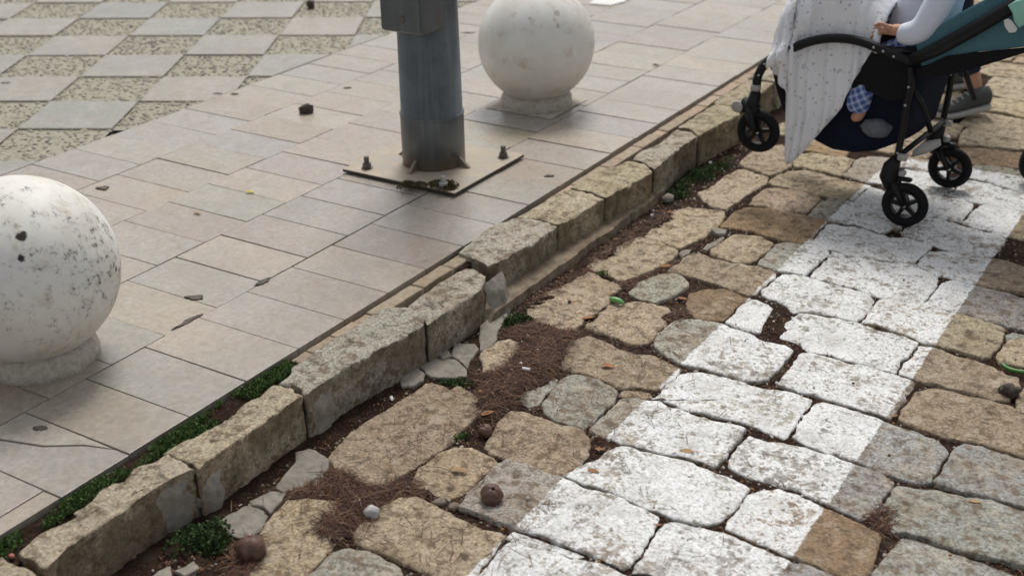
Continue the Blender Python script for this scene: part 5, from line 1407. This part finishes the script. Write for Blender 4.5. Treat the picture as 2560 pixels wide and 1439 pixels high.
def clump(name, pt, z, rad, h, n, label, mat, size=(0.006, 0.013), seed=1, ell=(1, 1), rot=0.0, cat='weed'):
    e = tag(empty(name, (pt[0], pt[1], z)), label, cat, 'weeds growing from the joints')
    ca, sa = math.cos(rot), math.sin(rot)
    lobes = []
    r0 = random.Random(seed * 7)
    for _ in range(9):
        a = r0.uniform(0, 6.28)
        r_ = rad * math.sqrt(r0.random()) * 0.75
        lobes.append((r_ * math.cos(a) * ell[0], r_ * math.sin(a) * ell[1], r0.uniform(0.4, 1.0)))
    def place(rr):
        lx, ly, lh = rr.choice(lobes)
        a = rr.uniform(0, 6.28)
        r_ = rad * 0.42 * rr.random() ** 0.7
        x, y_ = lx + r_ * math.cos(a), ly + r_ * math.sin(a)
        x, y_ = x * ca - y_ * sa, x * sa + y_ * ca
        t_ = 1 - (r_ / (rad * 0.42)) ** 2
        return (x, y_, h * lh * t_ * rr.uniform(0.3, 1.0)), (math.cos(a) * 0.6, math.sin(a) * 0.6, 0.5)
    V, Fc = leaves(n, place, size, seed=seed)
    obj('foliage', V, Fc, mat, e, smooth=False)
    mb = MB()
    for lx, ly, lh in lobes:
        x, y_ = lx * ca - ly * sa, lx * sa + ly * ca
        for _ in range(3):
            q = (x + r0.uniform(-1, 1) * rad * 0.3, y_ + r0.uniform(-1, 1) * rad * 0.3, h * lh * 0.8)
            mb.add(*tube([(x * 0.7, y_ * 0.7, -0.004), ((x + q[0]) / 2, (y_ + q[1]) / 2, h * lh * 0.55), q], [0.0011, 0.0009, 0.0005], 5))
    mb.build('stems', mat, e)['kind'] = 'stuff'
clump('weed_clump', PT['weed1'], -0.012, 0.085, 0.05, 1500, 'bushy dark green weed at the foot of the nearest kerb stones', M['weed'], seed=1, ell=(0.75, 1.25))
clump('weed_clump', PT['weed2'], -0.012, 0.055, 0.032, 600, 'small dark weed beside the mortar in the wide kerb joint', M['weed'], seed=2)
clump('weed_clump', PT['weed3'], -0.012, 0.055, 0.018, 500, 'low green weed above the big tan paving stone', M['weed'], (0.004, 0.009), seed=3, ell=(1.3, 0.7), rot=0.5)
clump('weed_clump', PT['weed4'], -0.010, 0.11, 0.030, 1500, 'dark weed mat against the kerb below the stroller front wheel', M['weed'], (0.005, 0.011), seed=4, ell=(0.6, 1.5))
clump('weed_clump', PT['weed5'], -0.010, 0.08, 0.025, 900, 'weed tuft at the end of the kerb footing', M['weed'], (0.005, 0.011), seed=5, ell=(0.6, 1.4))
clump('weed_clump', PT['weed6'], -0.010, 0.08, 0.022, 600, 'thin dark weed nearest the raised stroller wheel', M['weed'], (0.004, 0.010), seed=6, ell=(0.8, 1.3))
clump('moss_tuft', PT['weedp'], 0.134, 0.085, 0.026, 2600, 'dry moss tuft on the front corner of the lamp post plate', M['drymoss'], (0.004, 0.009), seed=8, ell=(1.5, 0.55), rot=0.45, cat='moss')
clump('weed_clump', PT['weed7'], -0.004, 0.022, 0.012, 120, 'tiny green sprout by a dark bit between two tan setts', M['moss'], (0.004, 0.009), seed=9)
clump('weed_clump', PT['weed8'], -0.008, 0.022, 0.012, 120, 'tiny green sprout below the big tan paving stone', M['moss'], (0.004, 0.009), seed=10)

# soil strip and ground cover between slabs and kerb
V, Fc = [], []
na, nb = 12, 190
for i in range(na):
    for j in range(nb):
        x, y_ = 0.001 + 0.10 * i / (na - 1), 0.4 + 1.84 * j / (nb - 1)
        V.append((x, y_, 0.106 + 0.006 * noise.noise(Vector((x * 30, y_ * 12, 0))) + 0.004 * noise.noise(Vector((x * 90, y_ * 70, 3)))))
Fc = [(i * nb + j, (i + 1) * nb + j, (i + 1) * nb + j + 1, i * nb + j + 1) for i in range(na - 1) for j in range(nb - 1)]
obj('soil_strip', V, Fc, M['soil'], pave)
V, Fc = [], []
for i in range(6):
    for j in range(60):
        x, y_ = 0.001 + 0.08 * i / 5, 2.95 + 0.50 * j / 59
        V.append((x - 0.002, y_, 0.104 + 0.006 * noise.noise(Vector((x * 30, y_ * 12, 0))) + 0.003 * noise.noise(Vector((x * 90, y_ * 70, 3)))))
Fc = [(i * 60 + j, (i + 1) * 60 + j, (i + 1) * 60 + j + 1, i * 60 + j + 1) for i in range(5) for j in range(59)]
obj('soil_strip', V, Fc, M['soil'], pave)
def mossplace(rr):
    while True:
        y_ = rr.uniform(0.75, 2.20)
        x = rr.uniform(0.006, 0.085)
        d = noise.noise(Vector((x * 10, y_ * 5.5, 7))) + 0.5 * noise.noise(Vector((x * 30, y_ * 25, 2)))
        gate = 0.22 if 1.50 < y_ < 1.68 else (-0.25 if y_ > 1.72 else -0.05)
        xm = 0.083 if y_ > 1.68 else 0.062
        if d > gate and x < xm + 0.012 * noise.noise(Vector((y_ * 22, 1, 1))):
            break
    return (x, y_, 0.106 + rr.uniform(0, 0.022) * (1 - abs(x - 0.04) / 0.07)), (0, 0, 0.6)
V, Fc = leaves(11000, mossplace, (0.004, 0.009), seed=21)
tag(obj('ground_cover', V, Fc, M['moss'], smooth=False), 'low green moss and leaves along the gap behind the kerb', 'moss', kind='stuff')
def mossplace2(rr):
    y_ = rr.gauss(3.22, 0.05)
    return (rr.uniform(0.0, 0.03), y_, 0.108 + rr.uniform(0, 0.008)), (0, 0, 0.6)
V, Fc = leaves(300, mossplace2, (0.004, 0.008), seed=22)
tag(obj('ground_cover', V, Fc, M['moss'], smooth=False), 'thin moss streak between slabs and the wide grey kerb stone', 'moss', kind='stuff')

# ------------------------------------------------------------------ litter
NV_, NF_ = [], []
rr = random.Random(4)
def occ(x, y_):
    i, j = int((x - RX0) / GS), int((y_ - RY0) / GS)
    return 0 <= i < len(GX) and 0 <= j < len(GY) and bool(OCC[i, j])
def needle(x, y_, L, w_, z, ang=None):
    a = rr.uniform(0, 6.28) if ang is None else ang
    b = a + rr.gauss(0, 0.35)
    p0 = Vector((x, y_, z + rr.uniform(0, 0.004)))
    p1 = p0 + Vector((math.cos(a), math.sin(a), rr.uniform(-0.08, 0.16))) * L * 0.5
    p2 = p1 + Vector((math.cos(b), math.sin(b), rr.uniform(-0.25, 0.05))) * L * 0.5
    s = Vector((-math.sin(a), math.cos(a), rr.uniform(-0.5, 0.5))).normalized() * w_ * 0.5
    k = len(NV_)
    NV_.extend([p0 - s, p0 + s, p1 - s, p1 + s, p2 - s * 0.4, p2 + s * 0.4])
    NF_.extend([(k, k + 1, k + 3, k + 2), (k + 2, k + 3, k + 5, k + 4)])
def scatter(name, n, Ls, w_=(0.0012, 0.0021), lift=0.002):
    poly = PATCH[name]
    xs, ys_ = [p[0] for p in poly], [p[1] for p in poly]
    X = RNG.uniform(min(xs) - 0.02, max(xs) + 0.02, n * 6)
    Y = RNG.uniform(min(ys_) - 0.02, max(ys_) + 0.02, n * 6)
    ok = inside(poly, X, Y)
    for x, y_ in list(zip(X[ok], Y[ok]))[:n]:
        z = bedz(x, y_)
        if occ(x, y_):
            z = max(z, 0.002)
        needle(float(x), float(y_), rr.uniform(*Ls), rr.uniform(*w_), z + lift)
scatter('needle1', 5000, (0.015, 0.06), (0.0009, 0.0018), 0.001)
scatter('needle2', 2800, (0.015, 0.06), (0.0009, 0.0018), 0.001)
scatter('needle3', 350, (0.02, 0.05))
scatter('needle4', 500, (0.02, 0.06))
scatter('foot', 1000, (0.012, 0.04))
scatter('soil3', 350, (0.012, 0.04))
scatter('soil2', 150, (0.012, 0.04))
n = 0
while n < 6500:
    x, y_ = rr.uniform(0.22, 2.0), rr.uniform(1.35, 4.6)
    if not occ(x, y_) and noise.noise(Vector((x * 4, y_ * 4, 1))) > -0.35 - (0.3 if x < 0.9 else 0):
        needle(x, y_, rr.uniform(0.010, 0.030), rr.uniform(0.001, 0.0019), bedz(x, y_) + 0.003)
        n += 1
for _ in range(170):
    x, y_ = rr.uniform(0.25, 1.9), rr.uniform(1.5, 4.4)
    if occ(x, y_):
        needle(x, y_, rr.uniform(0.03, 0.07), rr.uniform(0.0011, 0.0017), 0.0035)
n = 0
while n < 420:
    x, y_ = rr.uniform(0.34, 0.95), rr.uniform(1.75, 3.15)
    if occ(x, y_) and noise.noise(Vector((x * 7, y_ * 7, 5))) > -0.05:
        needle(x, y_, rr.uniform(0.03, 0.085), rr.uniform(0.0010, 0.0017), 0.004)
        n += 1
n = 0
while n < 150:
    x, y_ = rr.uniform(0.86, 1.5), rr.uniform(1.75, 3.4)
    if noise.noise(Vector((x * 9, y_ * 9, 8))) > 0.12:
        needle(x, y_, rr.uniform(0.012, 0.05), rr.uniform(0.0010, 0.0018), 0.004 if occ(x, y_) else bedz(x, y_) + 0.006)
        n += 1
pn = obj('pine_needles', NV_, NF_, M['needle'], smooth=False)
ncol = []
for _ in range(len(NV_) // 6):
    c_ = rr.choice([(0.045, 0.020, 0.014), (0.07, 0.028, 0.018), (0.11, 0.045, 0.026), (0.15, 0.075, 0.042), (0.10, 0.055, 0.035), (0.03, 0.017, 0.013), (0.22, 0.13, 0.075), (0.085, 0.032, 0.022)])
    ncol += [(*c_, 1)] * 6
ca = pn.data.color_attributes.new('col', 'FLOAT_COLOR', 'POINT')
ca.data.foreach_set('color', np.array(ncol, dtype=np.float32).ravel())
tag(pn, 'dry red-brown pine needles lying in the joints between the setts', 'needles', kind='stuff')

V, Fc, cols = [], [], []
n = 0
while n < 4200:
    x, y_ = rr.uniform(0.22, 2.0), rr.uniform(1.35, 4.8)
    pz = bedz(x, y_)
    if occ(x, y_):
        if rr.random() > 0.012:
            continue
        pz = 0.001
    s = rr.uniform(0.0015, 0.0042) * (1.8 if rr.random() < 0.06 else 1)
    an = rr.uniform(0, 6.28)
    k = len(V)
    for q in dome:
        X_, Y_, Z_ = q[0] * s * 1.3, q[1] * s, q[2] * s * 1.1
        V.append((x + X_ * math.cos(an) - Y_ * math.sin(an), y_ + X_ * math.sin(an) + Y_ * math.cos(an), pz + Z_))
    Fc += [tuple(m + k for m in ff) for ff in dface]
    cc = rr.choice([(0.10, 0.07, 0.05), (0.16, 0.12, 0.09), (0.25, 0.21, 0.16), (0.06, 0.045, 0.035), (0.35, 0.32, 0.27), (0.14, 0.085, 0.05), (0.30, 0.16, 0.06), (0.45, 0.42, 0.36)])
    if 0.86 < x < 1.46 and rr.random() < 0.22:
        cc = (0.70, 0.69, 0.67)
    cols += [cc] * 18
    n += 1
o = tag(obj('grit', V, Fc, M['pebble']), 'fine grit and crumbs in the joints of the cobbles', 'grit', kind='stuff')
ca = o.data.color_attributes.new('col', 'FLOAT_COLOR', 'POINT')
ca.data.foreach_set('color', np.array([(*c_, 1) for c_ in cols], dtype=np.float32).ravel())

def leaf(pt, z, L, mat, label, ang, name='fallen_leaf', curl=0.25, wid=0.38):
    V, Fc = [], []
    n, m = 7, 5
    for i in range(n):
        u = i / (n - 1)
        hw = L * wid * 0.8 * math.sin(math.pi * min(1, 0.06 + u * 0.94)) ** 0.7 * (1 - 0.35 * u) * (0.72 + 0.5 * noise.noise(Vector((u * 6, ang * 9, L * 400))) + 0.2)
        for j in range(m):
            q = (j / (m - 1) - 0.5) * 2
            V.append(((u - 0.5) * L, q * hw + 0.05 * L * math.sin(3 * u), abs(q) * hw * curl * 1.6 + L * curl * (u - 0.5) ** 2 + 0.02 * L * noise.noise(Vector((u * 5, q * 3, ang)))))
    for i in range(n - 1):
        for j in range(m - 1):
            Fc.append((i * m + j, (i + 1) * m + j, (i + 1) * m + j + 1, i * m + j + 1))
    o = obj(name, V, Fc, mat)
    o.location = (pt[0], pt[1], z)
    o.rotation_euler = (random.uniform(-0.15, 0.15), random.uniform(-0.15, 0.15), ang)
    md = o.modifiers.new('thickness', 'SOLIDIFY')
    md.thickness = 0.0006
    return tag(o, label, 'leaf', 'fallen leaves')
LV = [('leaf1', 0.045, 'leaf_t', 'curled tan leaf lying on the small ochre sett', 0.2), ('leaf2', 0.040, 'leaf_o', 'rusty leaf right of the big tan paving stone', 1.0),
      ('leaf3', 0.040, 'leaf_o', 'orange-brown leaf on the long needle-covered sett', 0.3), ('leaf4', 0.042, 'leaf_o', 'crumpled orange leaf left of the green plastic scrap', 0.9),
      ('leaf5', 0.026, 'leaf_o', 'small orange leaf at the left edge of the white paint', 0.4), ('leaf6', 0.030, 'leaf_o', 'orange leaf fragment among needles on the white paint', 0.1),
      ('leaf7', 0.015, 'leaf_o', 'round orange seed on bare grey stone left of the paint', 0.0), ('leaf8', 0.018, 'leaf_o', 'round orange seed just inside the white paint', 0.5),
      ('leaf9', 0.028, 'leaf_t', 'pale yellow leaf sliver on the grey sett at the right', 0.1), ('leaf10', 0.040, 'leaf_o', 'reddish leaf in the joint between two upper tan setts', 0.8),
      ('leaf11', 0.016, 'leaf_o', 'tiny orange leaf in a joint between two white setts', 0.6), ('leaf12', 0.020, 'leaf_o', 'bright orange crumb at the left of the needle heap', 0.2),
      ('leaf13', 0.040, 'leaf_t', 'brown leaf scrap at the joint between two white setts', 0.2), ('leaf14', 0.036, 'leaf_o', 'red-brown leaf beside the brown sett', 0.3),
      ('leaf15', 0.025, 'leaf_o', 'russet leaf at the right edge of the white paint', 1.2), ('leaf16', 0.030, 'leaf_o', 'small red leaf near the kerb footing', 0.5)]
for k_, L, m_, lab, a_ in LV:
    zz = 0.003 if occ(*PT[k_]) else bedz(*PT[k_]) + 0.008
    leaf(PT[k_], zz, L, M[m_], lab, a_, curl=0.08 if k_ in ('leaf7', 'leaf8') else 0.16, wid=0.5 if k_ in ('leaf7', 'leaf8') else 0.36)
leaf(PT['yleaf'], ZS + 0.003, 0.035, M['leaf_y'], 'small yellow leaf on the pavement slabs', 0.4)
leaf(PT['bleaf'], ZS + 0.003, 0.032, M['leaf_t'], 'brown leaf on the slabs below the yellow leaf', 0.1)
leaf(PT['leafd'], ZS + 0.003, 0.035, M['darkbit'], 'dark leaf on the far slabs beside the stroller', 0.3)

def husk(pt, z, r_, label, name='seed_husk'):
    """round brown husk with an open toothed top"""
    mb = MB()
    n, m = 22, 10
    V, Fc = [], []
    for i in range(m):
        ph = math.pi * (0.05 + 0.95 * i / (m - 1))
        for k in range(n):
            a = 2 * math.pi * k / n
            f_ = 1 + 0.03 * math.cos(a * 5) + 0.16 * noise.noise(Vector((math.cos(a) * 2, math.sin(a) * 2, ph * 2 + r_ * 90)))
            top = -0.03 * max(0, 1 - i / 2.0) + 0.05 * math.sin(a * 3 + 1) * max(0, 1 - abs(i - 2) / 2)
            V.append((r_ * math.sin(ph) * math.cos(a) * f_, r_ * math.sin(ph) * math.sin(a) * f_, r_ * (math.cos(ph) * 0.92 + top) * f_))
    for i in range(m - 1):
        for k in range(n):
            Fc.append((i * n + k, (i + 1) * n + k, (i + 1) * n + (k + 1) % n, i * n + (k + 1) % n))
    Fc.append(tuple((m - 1) * n + k for k in range(n))[::-1])
    o = obj(name, V, Fc, M['husk'])
    o.location = (pt[0], pt[1], z + r_ * 0.85)
    o.rotation_euler = (0.35, 0.2, pt[0] * 9)
    md = o.modifiers.new('shell', 'SOLIDIFY')
    md.thickness = r_ * 0.12
    return tag(o, label, 'seed husk', 'brown seed husks')
husk(PT['husk1'], -0.004, 0.028, 'round brown seed husk standing on the grey half-painted sett')
husk(PT['husk2'], -0.012, 0.034, 'dark brown seed husk beside the bushy weed in front')
husk(PT['husk3'], -0.012, 0.020, 'flattened brown husk at the right tip of the big tan stone')

def pebble(pt, z, r_, mat, label, name='pebble', cat='pebble', rough=0.25):
    v, f = blob((0, 0, 0), r_, 16, 10, rough)
    o = obj(name, v, f, mat)
    rz = r_[2] if hasattr(r_, '__len__') else r_
    o.location = (pt[0], pt[1], z + rz * 0.8)
    o.rotation_euler = (0, 0, pt[1] * 5)
    return tag(o, label, cat)
pebble(PT['pebw'], -0.004, (0.020, 0.017, 0.015), M['stone_w'], 'pale grey pebble at the corner of the large tan sett')
pebble(PT['peb1'], -0.012, (0.017, 0.013, 0.010), M['stone_d'], 'brown pebble in the joint below the ochre sett')
pebble(PT['peb2'], -0.012, (0.015, 0.012, 0.010), M['stone_d'], 'brown pebble nearest the grey sett with the husk')
pebble(PT['peb3'], -0.006, (0.008, 0.007, 0.006), M['stone_w'], 'tiny cream pebble among the needles')
pebble(PT['peb4'], -0.010, (0.013, 0.005, 0.005), M['white_p'], 'white sliver in the gap along the kerb foot', 'stone_sliver', 'stone')
pebble(PT['bit1'], -0.004, (0.007, 0.007, 0.007), M['white_p'], 'white speck on the weed mat by the kerb', 'stone_chip', 'stone')
pebble(PT['bit2'], -0.006, (0.006, 0.006, 0.008), M['white_p'], 'white chip at the foot of the kerb footing', 'stone_chip', 'stone')
pebble(PT['stone1'], -0.006, (0.028, 0.022, 0.016), M['mortar'], 'small grey stone at the end of the kerb footing', 'loose_stone', 'stone')
pebble(PT['cone'], -0.006, (0.026, 0.022, 0.018), M['darkbit'], 'dark dry cone piece in the joint at the right edge', 'cone_piece', 'cone', 0.6)
pebble(PT['chunk1'], ZS - 0.002, (0.034, 0.020, 0.022), M['darkbit'], 'dark brown chunk on the slabs left of the lamp post', 'bark_chunk', 'bark', 0.4)
pebble(PT['chunk2'], ZS - 0.002, (0.038, 0.024, 0.024), M['darkbit'], 'dark brown chunk on the far plaza at the top', 'bark_chunk', 'bark', 0.4)
pebble(PT['redberry'], 0.112, (0.008, 0.006, 0.005), M['red'], 'red berry on the moss at the lower left', 'berry', 'berry', 0.05)
gl = {'gum1': 'dark oval gum spot right of the near ball bollard', 'gum2': 'dark gum spot on the slabs above the mossy gap', 'gum3': 'faint gum spot below the near ball bollard', 'gum4': 'dark spot on the plaza slab at the left edge',
      'gum5': 'rightmost of two dark spots at the plaza border', 'gum6': 'leftmost of two dark spots at the plaza border', 'gum7': 'dark spot on the slabs left of the lamp post shaft', 'gum8': 'dark strip lying between lamp post and far bollard', 'gum9': 'dark speck on the slabs right of the base plate', 'crust1': 'brown crust along a slab joint near the near bollard', 'crust2': 'brown smear on a slab joint above the mossy gap'}
for k_, lab in gl.items():
    r_ = {'gum1': (0.024, 0.014), 'gum2': (0.024, 0.015), 'gum8': (0.035, 0.007), 'crust1': (0.009, 0.045), 'crust2': (0.010, 0.030)}.get(k_, (0.018, 0.010))
    v, f = blob((0, 0, 0), (r_[0], r_[1], 0.0009), 24, 6, 0.9)
    o = obj('gum_spot' if 'gum' in k_ else 'dirt_crust', v, f, M['gum'])
    o.location = (PT[k_][0], PT[k_][1], ZS + 0.0012)
    o.rotation_euler = (0, 0, 0.5 if 'gum' in k_ else 0.0)
    tag(o, lab, 'stain')
# green plastic scrap, green ring, white filter tip, white paper
v, f = tube([(-0.022, 0, 0.010), (-0.01, 0.001, 0.012), (0.010, 0, 0.012), (0.020, 0.001, 0.009), (0.030, 0.002, 0.004)], [0.0075, 0.0095, 0.009, 0.007, 0.002], 7)
o = tag(obj('plastic_scrap', v, f, M['green_p']), 'bright green plastic scrap on the joint between tan setts', 'scrap')
o.location = (*PT['green_cap'], -0.002)
o.rotation_euler = (0, 0, 0.0)
V, Fc = [], []
for i in range(26):
    a = math.pi * (1.0 + 1.05 * i / 25)
    for r_, z in ((0.055, 0.0), (0.058, 0.012), (0.055, 0.014), (0.052, 0.002)):
        V.append((r_ * math.cos(a), r_ * 0.75 * math.sin(a), z))
for i in range(25):
    for k in range(4):
        Fc.append((i * 4 + k, i * 4 + (k + 1) % 4, (i + 1) * 4 + (k + 1) % 4, (i + 1) * 4 + k))
o = tag(obj('green_scrap', V, Fc, M['green_p']), 'green plastic rim in front of a sett at the right edge', 'scrap')
o.location = (PT['green_ring'][0] + 0.02, PT['green_ring'][1] + 0.03, -0.004)
o.rotation_euler = (0, 0, 0.45)
v, f = tube([(-0.012, 0, 0.005), (-0.011, 0, 0.005), (0.011, 0, 0.005), (0.012, 0, 0.005)], [0.002, 0.005, 0.005, 0.003], 10)
o = tag(obj('filter_tip', v, f, M['white_p']), 'white filter tip lying on the needle heap', 'butt')
o.location = (*PT['white_bit'], 0.008)
o.rotation_euler = (0, 0, 0.2)
v, f = slab([(-0.10, -0.07), (0.03, -0.09), (0.10, 0.02), (0.06, 0.12), (-0.08, 0.10)], 0.0, 0.002, 0.0005)
o = tag(obj('paper_sheet', v, f, M['white_p'], smooth=False), 'white paper sheet on the far slabs behind the ball bollard', 'paper')
o.location = (PT['paper'][0], PT['paper'][1] + 0.03, ZS + 0.002)
o.rotation_euler = (0, 0, 0.3)
